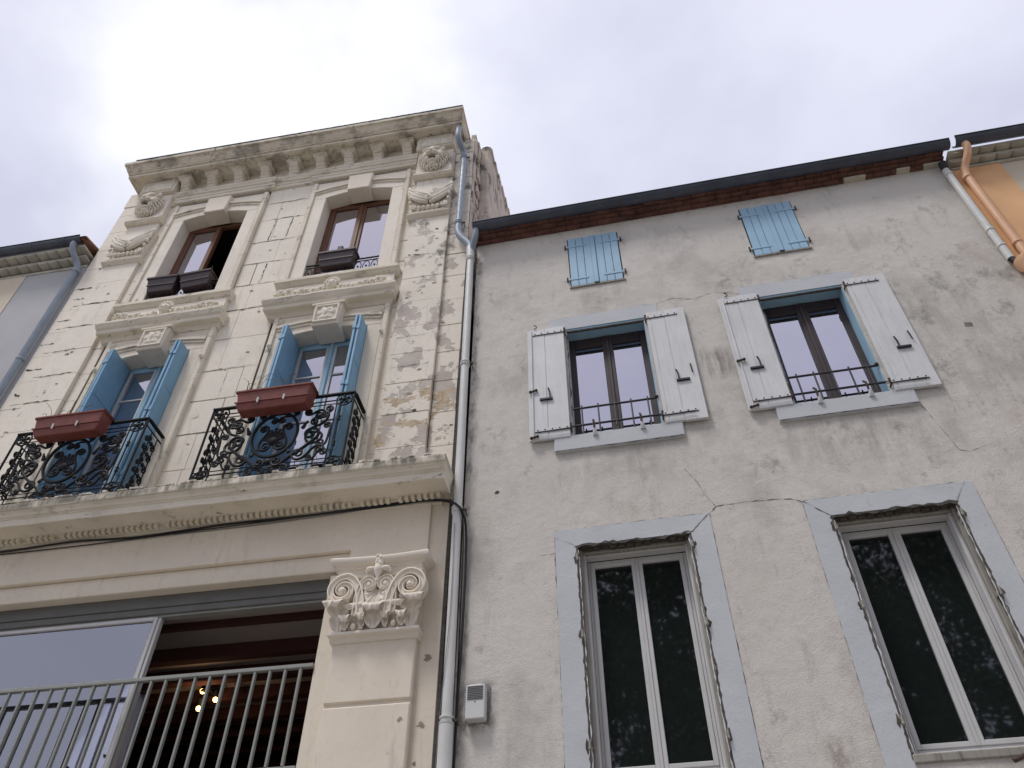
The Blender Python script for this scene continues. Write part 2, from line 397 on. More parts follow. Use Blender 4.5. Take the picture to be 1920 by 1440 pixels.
def wall(x0, x1, z0, z1, holes, yf, yb):
    """front sheet with openings, reveals running back to yb"""
    m = MB()
    xs = sorted({x0, x1, *[h[0] for h in holes], *[h[1] for h in holes]}); zs = sorted({z0, z1, *[h[2] for h in holes], *[h[3] for h in holes]})
    hole = lambda a, b: any(h[0] - 1e-6 <= a <= h[1] + 1e-6 and h[2] - 1e-6 <= b <= h[3] + 1e-6 for h in holes)
    for i in range(len(xs) - 1):
        for j in range(len(zs) - 1):
            if not hole((xs[i] + xs[i + 1]) / 2, (zs[j] + zs[j + 1]) / 2):
                m.face([(xs[i], yf, zs[j]), (xs[i + 1], yf, zs[j]), (xs[i + 1], yf, zs[j + 1]), (xs[i], yf, zs[j + 1])])
    for a, b, c, d in holes:
        m.face([(a, yf, c), (a, yb, c), (a, yb, d), (a, yf, d)]); m.face([(b, yf, c), (b, yf, d), (b, yb, d), (b, yb, c)])
        m.face([(a, yf, d), (a, yb, d), (b, yb, d), (b, yf, d)]); m.face([(a, yf, c), (b, yf, c), (b, yb, c), (a, yb, c)])
    for p, q in (((x0, yf), (x0, yb)), ((x1, yf), (x1, yb))):
        m.face([(p[0], p[1], z0), (q[0], q[1], z0), (q[0], q[1], z1), (p[0], p[1], z1)])
    m.face([(x0, yf, z1), (x1, yf, z1), (x1, yb, z1), (x0, yb, z1)])
    return m
def jag(pts, w, y, jit=.5, n=10, th=.002):
    """thin irregular strip lying on a wall, along a polyline of (x,z)"""
    m = MB(); P = []
    for a, b in zip(pts[:-1], pts[1:]):
        for k in range(n): t = k / n; P.append((a[0] + (b[0] - a[0]) * t, a[1] + (b[1] - a[1]) * t))
    P.append(pts[-1])
    L, Rr = [], []; sd = random.uniform(0, 90)
    for i, p in enumerate(P):
        q = P[min(i + 1, len(P) - 1)]; o = P[max(i - 1, 0)]
        d = Vector((q[0] - o[0], q[1] - o[1])); d.normalize(); nn = Vector((-d.y, d.x))
        f = Vector((p[0] * 9, p[1] * 9, sd))
        c = Vector(p) + nn * w * jit * (1.1 * mnoise.noise(f) + .7 * mnoise.noise(f * 3.1))
        ww = w * .5 * max(.12, .45 + 1.5 * jit * mnoise.noise(f * 2.3 + Vector((7, 7, 7))))
        if i in (0, len(P) - 1): ww = w * .06
        L.append(c + nn * ww); Rr.append(c - nn * ww)
    for i in range(len(P) - 1):
        m.face([(L[i].x, y - th, L[i].y), (Rr[i].x, y - th, Rr[i].y), (Rr[i + 1].x, y - th, Rr[i + 1].y), (L[i + 1].x, y - th, L[i + 1].y)])
    return m
def bez(p0, p1, p2, p3, n):
    o = []
    for i in range(n + 1):
        t = i / n; u = 1 - t
        o.append(tuple(u ** 3 * a + 3 * u * u * t * b + 3 * u * t * t * c + t ** 3 * d for a, b, c, d in zip(p0, p1, p2, p3)))
    return o
def smoothline(pts, n=6):
    P = [Vector(p) for p in pts]; o = []
    for i in range(len(P) - 1):
        a = P[max(i - 1, 0)]; b = P[i]; c = P[i + 1]; d = P[min(i + 2, len(P) - 1)]
        for k in range(n):
            t = k / n
            o.append(.5 * ((2 * b) + (c - a) * t + (2 * a - 5 * b + 4 * c - d) * t * t + (3 * b - a - 3 * c + d) * t ** 3))
    o.append(P[-1]); return o
def arc_pts(x0, x1, zs, rise, n=14, dz=0):
    xc = (x0 + x1) / 2; h = (x1 - x0) / 2
    R = (h * h + rise * rise) / (2 * rise); cz = zs + rise - R
    return [(xc + (R + dz) * math.sin(a), cz + (R + dz) * math.cos(a)) for a in [(-1 + 2 * k / n) * math.asin(h / R) for k in range(n + 1)]]

# ---------------------------------------------------------------- ground
g = MB().face([(-150, -150, 0), (150, -150, 0), (150, 150, 0), (-150, 150, 0)]).build('ground', 'paving'); g['kind'] = 'structure'
g = MB().box(-150, 150, -13.5, -3.2, -.2, .004).build('bounce_street', 'bounce_paving'); g['kind'] = 'structure'  # unseen street, paved pale to bounce light up onto the soffits

LROT, RROT = math.radians(.7), math.radians(-.85)
LO, RO = (-1.88, 0, 0), (-1.80, 0, 0)
# ================================================================= LEFT: cream stone house
HL = thing('stone_townhouse', 'tall cream stone townhouse with peeling paint, carved cornice and two iron balconies', 'house', LO, LROT)
XL, XR = -6.6, -.08
TOPW = [(-5.15, -3.99), (-2.58, -1.42)]           # top-floor openings
FRW = [(-5.05, -3.97), (-2.51, -1.39)]            # french windows
SUR = .285
holes = [(a - .015, b + .015, 11.20, 13.74) for a, b in TOPW] + [(a - .015, b + .015, 7.15, 10.13) for a, b in FRW]
wl = wall(XL, XR, 6.9, 14.85, holes, .012, .34).build('wall', 'joint', HL)
# --- coursed blocks
rowsA = [7.18 + .535 * i for i in range(14)] + [14.42]
rowsC = [7.18, 7.82, 8.40, 8.99, 9.56, 10.2, 10.85, 11.43, 11.98, 12.57, 13.21, 13.73, 14.30]
def block(x0, x1, z0, z1, yf, mat='cream_stone', yb=.03):
    g = random.choice((.0005, .001, .001, .002, .004, .007)); h = random.choice((.0005, .0015, .003, .005, .009))
    y = yf - random.uniform(0, .004)
    MB().box(x0 + g, x1 - g, y, yb, z0 + h, z1 - h).build('stone_block', mat, wl, bevel=random.uniform(.002, .005))
zones = [(-6.6, -6.2, rowsA, 0), (-5.6, -5.44, rowsA, 0), (-3.70, -2.875, rowsC, 0), (-1.155, -1.0, rowsA, 0), (-.39, -.08, rowsA, 0),
         (-6.2, -5.6, rowsA, -.06), (-1.0, -.39, rowsA, -.06)]
for x0, x1, rows, yf in zones:
    for k, (a, b) in enumerate(zip(rows[:-1], rows[1:])):
        if x1 - x0 > .7:
            c = x0 + (x1 - x0) * (random.choice((.3, .36, .62, .68)) if k % 3 else random.uniform(.15, .8))
            block(x0, c, a, b, yf); block(c, x1, a, b, yf)
        else: block(x0, x1, a, b, yf)
# noticeable open joints and spalls
for pts, w in [([(-3.65, 13.72), (-3.0, 13.73)], .03), ([(-3.5, 13.22), (-2.95, 13.21)], .03), ([(-3.42, 12.57), (-3.40, 13.18)], .03), ([(-3.12, 12.58), (-3.10, 13.2)], .025),
               ([(-3.69, 12.56), (-2.95, 12.57)], .022), ([(-3.69, 11.98), (-3.0, 11.98)], .018), ([(-3.3, 11.45), (-3.28, 11.95)], .03), ([(-3.7, 11.43), (-2.95, 11.43)], .016),
               ([(-3.7, 10.84), (-2.9, 10.86)], .03), ([(-3.65, 9.56), (-2.95, 9.57)], .015), ([(-3.3, 9.0), (-3.29, 9.54)], .008), ([(-3.7, 8.40), (-2.9, 8.41)], .02),
               ([(-6.55, 12.0), (-6.15, 12.0)], .04), ([(-6.5, 11.73), (-6.3, 11.73)], .03), ([(-6.35, 11.46), (-5.7, 11.46)], .03), ([(-6.55, 11.2), (-6.3, 11.2)], .03),
               ([(-6.4, 10.92), (-5.8, 10.93)], .03), ([(-6.58, 10.66), (-6.35, 10.66)], .03), ([(-6.4, 10.38), (-5.85, 10.39)], .028), ([(-6.58, 10.12), (-6.3, 10.12)], .05),
               ([(-6.3, 9.85), (-5.7, 9.86)], .035), ([(-6.5, 9.59), (-6.4, 9.59)], .06), ([(-6.4, 9.32), (-5.8, 9.33)], .025), ([(-6.58, 8.8), (-6.2, 8.8)], .025),
               ([(-.95, 9.64), (-.5, 9.65)], .012), ([(-.98, 9.07), (-.45, 9.08)], .012), ([(-.96, 11.50), (-.62, 11.47)], .03), ([(-.9, 11.99), (-.7, 12.0)], .03)]:
    pil = (-6.2 < (pts[0][0] + pts[1][0]) / 2 < -5.6) or pts[0][0] > -1.0
    jag(pts, w * .85, -.067 if pil else -.005, .7, 14).build('open_joint', 'crack' if random.random() < .6 else 'joint', wl)
for i in range(46):   # small spalls
    x, z = random.choice([(random.uniform(-6.55, -5.65), random.uniform(8, 13)), (random.uniform(-3.65, -2.95), random.uniform(7.6, 13.8)), (random.uniform(-.95, -.1), random.uniform(7.4, 12.3))])
    yf = -.066 if (-6.2 < x < -5.6 or -1.0 < x < -.39) else -.006
    r = random.uniform(.010, .03); k = 9
    MB().face([(x + r * random.uniform(.4, 1.3) * math.cos(2 * PI * q / k) * 1.3, yf, z + r * random.uniform(.4, 1.1) * math.sin(2 * PI * q / k)) for q in range(k)]).build('spall', random.choice(('joint', 'spall_tan', 'spall_tan', 'crack_soft')), wl)

# --- window surrounds
def surround(x0, x1, zb, zs, rise, ztop, key, carved, arcoff):
    """moulded stone frame: jambs, segmental head, archivolt and keystone"""
    j = MB()
    j.box(x0 - SUR + .07, x0, -.05, .2, zb, zs + .003)
    jl = j.build('window_surround', 'cream_paint' if carved else 'cream_stone', HL, bevel=.008)
    MB().box(x1, x1 + SUR - .07, -.05, .2, zb, zs + .003).build('jamb', jl.data.materials[0], jl, bevel=.008)
    for a, b in ((x0 - SUR, x0 - SUR + .072), (x1 + SUR - .072, x1 + SUR)):
        MB().box(a, b, -.078, .02, zb, ztop).build('fillet', 'cream_moulding', jl, bevel=.008)
        MB().box(a + (.078 if a < x0 else -.02), b + (.02 if a < x0 else -.078), -.062, .02, zb, ztop - .05).build('bead', 'cream_paint', jl, bevel=.006)
    arc = arc_pts(x0, x1, zs, rise)
    poly = [(x0 - SUR + .072, zs + .003), *arc, (x1 + SUR - .072, zs + .003), (x1 + SUR - .072, ztop), (x0 - SUR + .072, ztop)]
    MB().prism(poly, -.052, .2).build('head_stone', 'cream_paint' if carved else 'cream_stone', jl, bevel=.006)
    xm0, xm1 = x0 - .17, x1 + .17
    for dz, ddz, pr in ((arcoff, .035, .075), (arcoff + .045, .05, .095), (arcoff + .105, .022, .08)):
        lo = arc_pts(xm0, xm1, zs, rise * 1.15, 16, dz); hi = arc_pts(xm0, xm1, zs, rise * 1.15, 16, dz + ddz)
        MB().prism(lo + hi[::-1], -pr, .0).build('archivolt', 'cream_moulding', jl, bevel=.006)
    kx0, kx1, kz0, kz1, ky = key; t = .025
    MB().prism([(kx0 + t, kz0), (kx1 - t, kz0), (kx1, kz1), (kx0, kz1)], ky, .16).build('keystone', 'cream_paint', jl, bevel=.012)
    return jl
def blob(u, v, cu, cv, ru, rv): return math.exp(-(((u - cu) / ru) ** 2 + ((v - cv) / rv) ** 2))
def petals(u, v, cu, cv, r, n=6, asp=1.0):
    du, dv = (u - cu) * asp, v - cv; d = math.hypot(du, dv) / r; a = math.atan2(dv, du)
    if d > 1.4: return 0
    return max(0, (1 - d / (.62 + .38 * abs(math.cos(a * n / 2))))) ** .6 * (.55 + .45 * min(1, d * 3)) + .6 * math.exp(-(d / .22) ** 2)
for i, (a, b) in enumerate(TOPW):
    xc = (a + b) / 2
    surround(a, b, 11.28, 13.56, .10, 14.05, (xc - .215, xc + .215, 13.58, 14.03, -.135), False, .12)
def key_relief(u, v):
    fr = .03 if min(u, 1 - u) < .09 or min(v, 1 - v) < .09 else 0
    h = .035 * petals(u, v, .5, .55, .42, 6) + .03 * blob(u, v, .5, .22, .2, .09) + .02 * abs(mnoise.noise((u * 9, v * 9, 3)))
    return max(fr, h * (min(u, 1 - u, v, 1 - v) > .1))
for i, (a, b) in enumerate(FRW):
    xc = (a + b) / 2
    sr = surround(a, b, 7.17, 10.02, .06, 10.42, (xc - .21, xc + .21, 9.98, 10.40, -.20), True, .10)
    MB().relief(xc - .18, xc + .18, 10.02, 10.38, -.201, key_relief, 36, 36).build('carved_flower', 'carved_cream', sr, smooth=60)
    MB().box(xc - .24, xc + .24, -.225, .02, 10.395, 10.44).build('key_cap', 'cream_moulding', sr, bevel=.008)
    for s in (-1, 1):
        MB().lathe((xc + s * .745, -.05, 10.34), [(.052, 0), (.055, .012), (.042, .016), (.036, .008), (.026, .009), (.022, .022), (.004, .026)], (0, -1, 0), 14).build('rosette', 'carved_cream', sr, smooth=50)
        MB().sphere((xc + s * .79, -.10, 9.80), .032, (.8, 1, 1.3)).box(xc + s * .79 - .014, xc + s * .79 + .014, -.1, -.05, 9.79, 9.815).build('shutter_stop', 'carved_cream', sr, smooth=40)

# --- sill shelf, carved festoon and hood above the french windows
def festoon(xa, xb, z0, y0, seed):
    rnd = random.Random(seed); m = MB(); xc = (xa + xb) / 2; hw = (xb - xa) / 2
    m.tube([(xa + .03, y0 - .01, z0 + .06), (xc, y0 - .01, z0 + .05), (xb - .03, y0 - .01, z0 + .06)], .035, 7)
    def fl(x, z, rr, y):
        for q in range(6): a = q * PI / 3 + rnd.uniform(-.2, .2); m.sphere((x + rr * .62 * math.cos(a), y, z + rr * .62 * math.sin(a)), rr * .46, (1, .8, 1), 8, 6)
        m.sphere((x, y - rr * .35, z), rr * .34, nu=8, nv=6)
    # central mask with leafy crown
    m.sphere((xc, y0 - .05, z0 + .17), 1, (.085, .09, .12)); m.sphere((xc, y0 - .13, z0 + .15), 1, (.02, .03, .035)); m.sphere((xc, y0 - .12, z0 + .095), 1, (.035, .03, .018))
    for q in range(7): a = PI * (q + .5) / 7; m.sphere((xc + .095 * math.cos(a), y0 - .055, z0 + .20 + .11 * math.sin(a)), 1, (.035, .05, .045), 8, 6)
    for sg in (-1, 1):
        m.sphere((xc + sg * .04, y0 - .12, z0 + .185), 1, (.02, .02, .012), 8, 6)
        x = .15
        while x < hw - .08:
            rr = rnd.uniform(.05, .085) * (1.15 if x > hw * .62 else .9); zz = z0 + .07 + rnd.uniform(0, .05) + (.05 if x > hw * .6 else 0)
            fl(xc + sg * x, zz, rr, y0 - .055 - rnd.uniform(0, .03)); 
            for q in range(3): a = rnd.uniform(0, PI); m.sphere((xc + sg * (x + .05) + .05 * math.cos(a), y0 - .03, zz + .05 * math.sin(a)), 1, (.045, .03, .022), 8, 6)
            x += rr * 1.55
    return m
sill_prof = [(0, 11.06), (.06, 11.06), (.07, 11.10), (.10, 11.12), (.13, 11.16), (.15, 11.17), (.15, 11.235), (.12, 11.25), (0, 11.26)]
hood_prof = [(.02, 10.42), (.06, 10.43), (.08, 10.47), (.09, 10.50), (.17, 10.51), (.18, 10.53), (.18, 10.57), (.21, 10.60), (.235, 10.65), (.24, 10.66), (.24, 10.70), (0, 10.74)]
for i, (a, b) in enumerate(TOPW):
    o = MB().cornice(a - .33, b + .33, sill_prof, 0, .34, .25, .25, 14, .003).build('window_sill', 'cream_moulding', HL, bevel=.004)
    MB().box(a - .31, b + .31, -.09, .02, 10.72, 11.07).build('panel', 'cream_stone', o)
    festoon(a - .30, b + .30, 10.72, -.10, i * 5 + 1).build('carved_festoon', 'carved_cream', o, smooth=180)
    MB().cornice(a - .30, b + .30, hood_prof, 0, .02, .45, .45, 18, .003).build('hood_moulding', 'cream_moulding', o, bevel=.004)

# --- windows of the top floor (brown timber)
for i, (a, b) in enumerate(TOPW):
    w = MB().box(a - .02, b + .02, .2, .27, 11.22, 11.30).build('window', 'brown_wood', HL)
    xc = (a + b) / 2; zt = 13.62
    for nme, q in (('frame', (a, a + .06, .19, .27, 11.29, zt)), ('frame', (b - .06, b, .19, .27, 11.29, zt)), ('frame', (a + .06, b - .06, .19, .27, zt - .07, zt))):
        MB().box(*q).build(nme, 'brown_wood', w, bevel=.006)
    MB().box(xc - .025, xc + .025, .165, .255, 11.3, zt - .07).build('mullion', 'brown_wood', w, bevel=.01)
    for s, (p, q) in enumerate(((a + .06, xc - .025), (xc + .025, b - .06))):
        if i == 0 and s == 1: continue       # this leaf stands open
        for r in ((p, p + .045, .185, .24, 11.3, zt - .07), (q - .045, q, .185, .24, 11.3, zt - .07), (p + .045, q - .045, .185, .24, 11.3, 11.38), (p + .045, q - .045, .185, .24, zt - .115, zt - .07)):
            MB().box(*r).build('sash', 'brown_wood', w, bevel=.005)
        MB().box(p + .045, q - .045, .212, .218, 11.38, zt - .115).build('pane', 'glass_sky', w)
    if i == 0:      # the open leaf swung into the room
        ol = MB()
        ol.box(0, .045, 0, .05, 0, 2.2); ol.box(.42, .465, 0, .05, 0, 2.2); ol.box(.045, .42, 0, .05, 0, .08); ol.box(.045, .42, 0, .05, 2.12, 2.2)
        ol.build('open_leaf', 'brown_wood', w, loc=(b - .06, .26, 11.31), rot=(0, 0, math.radians(100)))
    MB().box(a - .3, b + .3, .275, 3.2, 11.0, 11.2).box(a - .3, b + .3, 3.1, 3.2, 11.0, 14).box(a - .3, b + .3, .345, 3.2, 13.85, 14).box(a - .35, a - .3, .345, 3.2, 11, 14).box(b + .3, b + .35, .345, 3.2, 11, 14).build('room', 'room_dark', w)
    # low iron guard
    gd = MB().tube([(a, -.02, 11.66), (b, -.02, 11.66)], .013).tube([(a, -.02, 11.60), (b, -.02, 11.60)], .008).tube([(a, -.02, 11.33), (b, -.02, 11.33)], .010).build('window_guard', 'dark_iron', HL)
    for k in range(9):
        cx = a + (k + .5) * (b - a) / 9
        MB().tube([(cx + .052 * math.cos(t * PI / 8), -.02, 11.465 + .12 * math.sin(t * PI / 8)) for t in range(16)], .007, 6, True).sphere((cx, -.02, 11.465), .016).build('ring', 'dark_iron', gd)

# --- french windows, blue shutters
def slab_shutter(x, s):
    """two folded leaves standing square to the wall; s=-1 left side, 1 right side"""
    for k, off in enumerate((.0, .048)):
        xx = x - s * off; a, b = sorted((xx, xx - s * .034)); yo = .0 if k else .012
        sh = MB().box(a, b, -.285 + yo, .15, 7.24, 9.985).build('shutter', 'blue_board', HL, bevel=.006)
        for z0, z1 in ((7.42, 8.2), (8.28, 9.06), (9.14, 9.90)):
            MB().box(a - .006 if s < 0 else b - .002, a + .002 if s < 0 else b + .006, -.25 + yo, .11, z0, z1).build('panel', 'blue_board', sh, bevel=.004)
            MB().box(b - .001 if s < 0 else a - .006, b + .006 if s < 0 else a + .001, -.25 + yo, .11, z0, z1).build('panel', 'blue_board', sh, bevel=.004)
        for z in (7.6, 8.65, 9.7):
            MB().box(a - .005, b + .005, -.295 + yo, -.275 + yo, z, z + .07).build('hinge', 'blue_board', sh, bevel=.003)
for i, (a, b) in enumerate(FRW):
    xc = (a + b) / 2; zt = 10.0
    w = MB().box(a, b, .19, .28, zt, 10.09).build('french_window', 'blue_board', HL, bevel=.004)
    for q in ((a, a + .05), (b - .05, b)): MB().box(q[0], q[1], .19, .28, 7.17, zt).build('frame', 'sky_frame', w, bevel=.005)
    for s, (p, q) in enumerate(((a + .05, xc), (xc, b - .05))):
        ins = .06
        for r in ((p, p + ins, 7.2, zt), (q - ins, q, 7.2, zt), (p + ins, q - ins, zt - .06, zt), (p + ins, q - ins, 7.2, 7.75)):
            MB().box(r[0], r[1], .175, .235, r[2], r[3]).build('sash', 'sky_frame' if i else 'sky_frame', w, bevel=.006)
        for z0, z1 in ((7.75, 8.55), (8.57, 9.37), (9.39, zt - .06)):
            MB().box(p + ins, q - ins, .198, .203, z0, z1).build('pane', 'glass_sky', w)
        for z in (8.55, 9.37): MB().box(p + ins, q - ins, .18, .23, z, z + .02).build('glazing_bar', 'white_frame', w)
        for r in ((p + ins - .012, p + ins + .014), (q - ins - .014, q - ins + .012)): MB().box(r[0], r[1], .172, .2, 7.75, zt - .06).build('bead', 'white_frame', w)
    MB().box(xc - .028, xc + .028, .155, .2, 7.2, zt).build('mullion', 'sky_frame', w, bevel=.01)
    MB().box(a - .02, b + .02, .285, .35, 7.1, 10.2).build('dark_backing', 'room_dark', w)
    slab_shutter(a + .004, -1); slab_shutter(b - .004, 1)

# --- crowning cornice
crown_prof = [(0, 14.84), (.33, 14.84), (.33, 14.812), (.375, 14.81), (.38, 14.82), (.38, 14.862), (.365, 14.864), (.365, 14.876), (.405, 14.88), (.41, 14.90), (.425, 14.903), (.455, 14.93), (.495, 14.975), (.52, 14.985), (.508, 14.988), (.508, 15.0), (.54, 15.003), (.548, 15.06), (.52, 15.07), (0, 15.085)]
cr = MB().cornice(-6.33, -.36, crown_prof, 0, 1.0, .35, .35, 26, .003).build('crown_cornice', 'cream_moulding', HL, bevel=.003)
MB().box(-6.31, -.18, -.555, -.50, 15.085, 15.10).build('roof_edge_strip', 'gutter_dark', cr)
for k in range(12): MB().box(-6.25 + k * .54, -6.20 + k * .54, -.53, -.45, 15.055, 15.086).build('strip_support', 'gutter_dark', cr)
for x in (-4.75, -3.2, -2.15): jag([(x, 14.72), (x + .02, 14.95), (x - .01, 15.04)], .03, -.55, .7, 6).build('open_joint', 'crack', cr)
MB().box(-6.601, -.079, -.012, .3, 14.42, 14.851).build('frieze', 'cream_stone', cr)
band_prof = [(.02, 14.16), (.045, 14.17), (.045, 14.24), (.06, 14.25), (.06, 14.30), (.085, 14.315), (.10, 14.36), (.115, 14.375), (.115, 14.41), (0, 14.42)]
bd = MB().cornice(-5.6, -1.02, band_prof, 0, .02, 0, 0, 20, .002).build('frieze_moulding', 'cream_moulding', HL, bevel=.003)
for a, b in TOPW: MB().cornice(a - .33, b + .33, [(p + .035, z - .003) for p, z in band_prof], 0, .02, .4, .4, 8, .002).build('break', 'cream_moulding', bd, bevel=.003)
# modillions
md = MB()
pr = [(0, 14.42), (-.10, 14.42), (-.125, 14.44), (-.135, 14.48), (-.125, 14.52), (-.13, 14.545), (-.165, 14.56), (-.19, 14.59), (-.20, 14.63), (-.235, 14.645), (-.255, 14.67), (-.26, 14.695), (0, 14.695)]
pr = [(y * .82, 14.43 + (z - 14.42) * 1.22) for y, z in pr]
md.profx(pr, -.070, .070); md.profx([(y * .93, z) for y, z in pr], -.082, -.070); md.profx([(y * .93, z) for y, z in pr], .070, .082)
md.cornice(-.088, .088, [(.20, 14.745), (.215, 14.75), (.235, 14.77), (.24, 14.79), (.265, 14.795), (.265, 14.842), (0, 14.842)], 0, .02, .17, .17)
for k in range(4): md.sphere((-.051 + k * .034, -.11, 14.52), .021, (1, .8, 1.4), 8, 5); md.sphere((-.051 + k * .034, -.16, 14.66), .021, (1, .8, 1.3), 8, 5)
mods = [-5.41, -4.90, -4.38, -3.88, -3.34, -2.84, -2.32, -1.78, -1.25]
m0 = md.build('modillion', 'cream_moulding', HL, smooth=35, loc=(mods[0], 0, 0))
for x in mods[1:]: again(m0, (x, 0, 0))
# lion blocks
def lion_mask(xc, zc, y0):
    """roaring head leaning out of its block, mane tufts all round"""
    rnd = random.Random(int(abs(xc) * 100)); m = MB(); k = .86
    def e(x, y, z, rx, ry, rz, nu=12, nv=9): m.sphere((xc + x * k, y0 - y * k, zc + z * k), 1, (rx * k, ry * k, rz * k), nu, nv)
    e(0, .03, .02, .255, .07, .36)
    for ring, (r0, r1, nt, yo) in enumerate(((.20, .335, 23, .045), (.15, .265, 19, .085))):     # curling mane locks
        for q in range(nt):
            a = 2 * PI * (q + .5 * ring) / nt; P = []; sw = .35 * (1 if math.cos(a) > 0 else -1)
            for t in range(7):
                f = t / 6; rr = r0 + (r1 - r0) * f; aa = a - sw * f * f
                P.append((xc + k * rr * .92 * math.cos(aa), y0 - k * (yo + .035 * math.sin(f * PI) + .03 * max(0, math.sin(a))), zc + k * rr * 1.18 * math.sin(aa)))
            m.tube(P, [k * (.034 - .026 * (t / 6) ** 1.5) for t in range(7)], 6)
    e(0, .10, .10, .17, .115, .21); e(0, .15, .22, .13, .075, .075)
    for sgn in (-1, 1):
        e(sgn * .085, .205, .165, .075, .035, .028); e(sgn * .085, .185, .115, .032, .028, .022); e(sgn * .19, .13, .245, .045, .035, .055)
        e(sgn * .135, .14, .02, .075, .075, .11); e(sgn * .058, .235, -.035, .068, .055, .045); e(sgn * .10, .15, -.12, .045, .06, .085)
    e(0, .21, .08, .045, .06, .12); e(0, .275, .005, .055, .032, .03)
    e(0, .15, -.205, .10, .06, .045); e(0, .12, -.26, .075, .05, .05)
    for q in range(5): e(-.08 + .04 * q, .10, -.30 - .012 * (q % 2), .026, .035, .055, 7, 5)
    return m
def drapery(xc, z0, w, h, y0):
    """knotted swag hung from both corners above a row of eggs"""
    m = MB()
    for sgn in (-1, 1):
        for q, (zt, zb, rad, yo) in enumerate(((.98, .50, .050, .045), (.86, .40, .042, .055), (.74, .33, .036, .05), (.92, .58, .024, .075))):
            P = []
            for t in range(15):
                f = t / 14; x = sgn * w / 2 * (1.04 - f * 1.0); zz = zt - (zt - zb) * math.sin(f * PI / 2) ** .75
                P.append((xc + x, y0 - yo - .02 * math.sin(f * PI), z0 + h * zz))
            m.tube(P, [rad * (.55 + .55 * math.sin((t / 14) * PI * .9)) for t in range(15)], 7)
        for q in range(4): m.sphere((xc + sgn * w * (.50 - .015 * q), y0 - .05, z0 + h * (.90 - .17 * q)), .042 - .004 * q, (.9, 1, 1.5), 8, 6)
        m.tube([(p[0], y0 - .05, p[1]) for p in spiral_pts(xc + sgn * w * .36, z0 + h * .20, .062, 1.4, -sgn, PI / 2)], .016, 6)
        m.sphere((xc + sgn * w * .36, y0 - .05, z0 + h * .2), .02, nu=7, nv=5)
    for q in range(6): a = q * PI / 3; m.sphere((xc + .045 * math.cos(a), y0 - .085, z0 + h * .44 + .045 * math.sin(a)), .034, (1, .8, 1), 8, 6)
    m.sphere((xc, y0 - .11, z0 + h * .44), .028)
    for q in range(-2, 3): m.sphere((xc + q * .075, y0 - .045, z0 + h * .15), .036, (.85, 1, 1.25), 8, 6)
    m.tube([(xc - w * .42, y0 - .02, z0 + h * .045), (xc + w * .42, y0 - .02, z0 + h * .045)], .02, 6)
    return m
def spiral_pts(cx, cz, r, turns, sg, a0, n=22): return [(cx + r * (1 - .75 * t / n) * math.cos(a0 + sg * 2 * PI * turns * t / n), cz + r * (1 - .75 * t / n) * math.sin(a0 + sg * 2 * PI * turns * t / n)) for t in range(n + 1)]
def rosace(u, v):
    h = .028 * petals((u - .5) * 1.9 + .5, v, .5, .5, .42, 7)
    for s in (-1, 1):
        h += .02 * petals((u - .5 - s * .3) * 1.9 + .5, v, .5, .45, .28, 5) + .018 * blob(u, v, .5 + s * .18, .75, .08, .1)
    return max(h * (1 + .5 * mnoise.noise((u * 20, v * 12, 2))), .022 if min(u, 1 - u) < .05 or min(v, 1 - v) < .09 else 0)
for xa, xb in ((-1.03, -.41), (-6.21, -5.59)):
    lb = MB().box(xa, xb, -.115, .02, 13.66, 14.45).build('pilaster_block', 'cream_stone', HL, bevel=.012)
    MB().box(xa - .03, xb + .03, -.19, .02, 14.45, 14.842).build('crown_block', 'cream_moulding', lb, bevel=.012)
    MB().relief(xa + .01, xb - .01, 14.48, 14.81, -.191, rosace, 50, 24).build('carved_panel', 'carved_cream', lb, smooth=60)
    lion_mask((xa + xb) / 2, 14.07, -.11).build('lion_mask', 'carved_cream', lb, smooth=180)
    MB().sphere(((xa + xb) / 2, -.245, 13.975), 1, (.062, .03, .042)).build('lion_mouth', 'crack', lb, smooth=180)
    MB().cornice(xa - .02, xb + .02, [(.10, 13.60), (.125, 13.605), (.155, 13.64), (.16, 13.645), (.16, 13.68), (.12, 13.69)], 0, .02, .0, .0).build('ledge', 'cream_moulding', lb, bevel=.006)
    MB().prism([(xa + .04, 12.54), (xb - .04, 12.54), (xb + .06, 13.27), (xa - .06, 13.27)], -.085, .02).build('capital_bell', 'cream_stone', lb, bevel=.01)
    drapery((xa + xb) / 2, 12.54, xb - xa + .06, .76, -.08).build('carved_garland', 'carved_cream', lb, smooth=180)
    MB().cornice(xa + .0, xb - .0, [(.06, 12.44), (.08, 12.45), (.125, 12.50), (.13, 12.505), (.13, 12.53), (.1, 12.545)], 0, .02, .3, .3).build('astragal', 'cream_moulding', lb, bevel=.005)

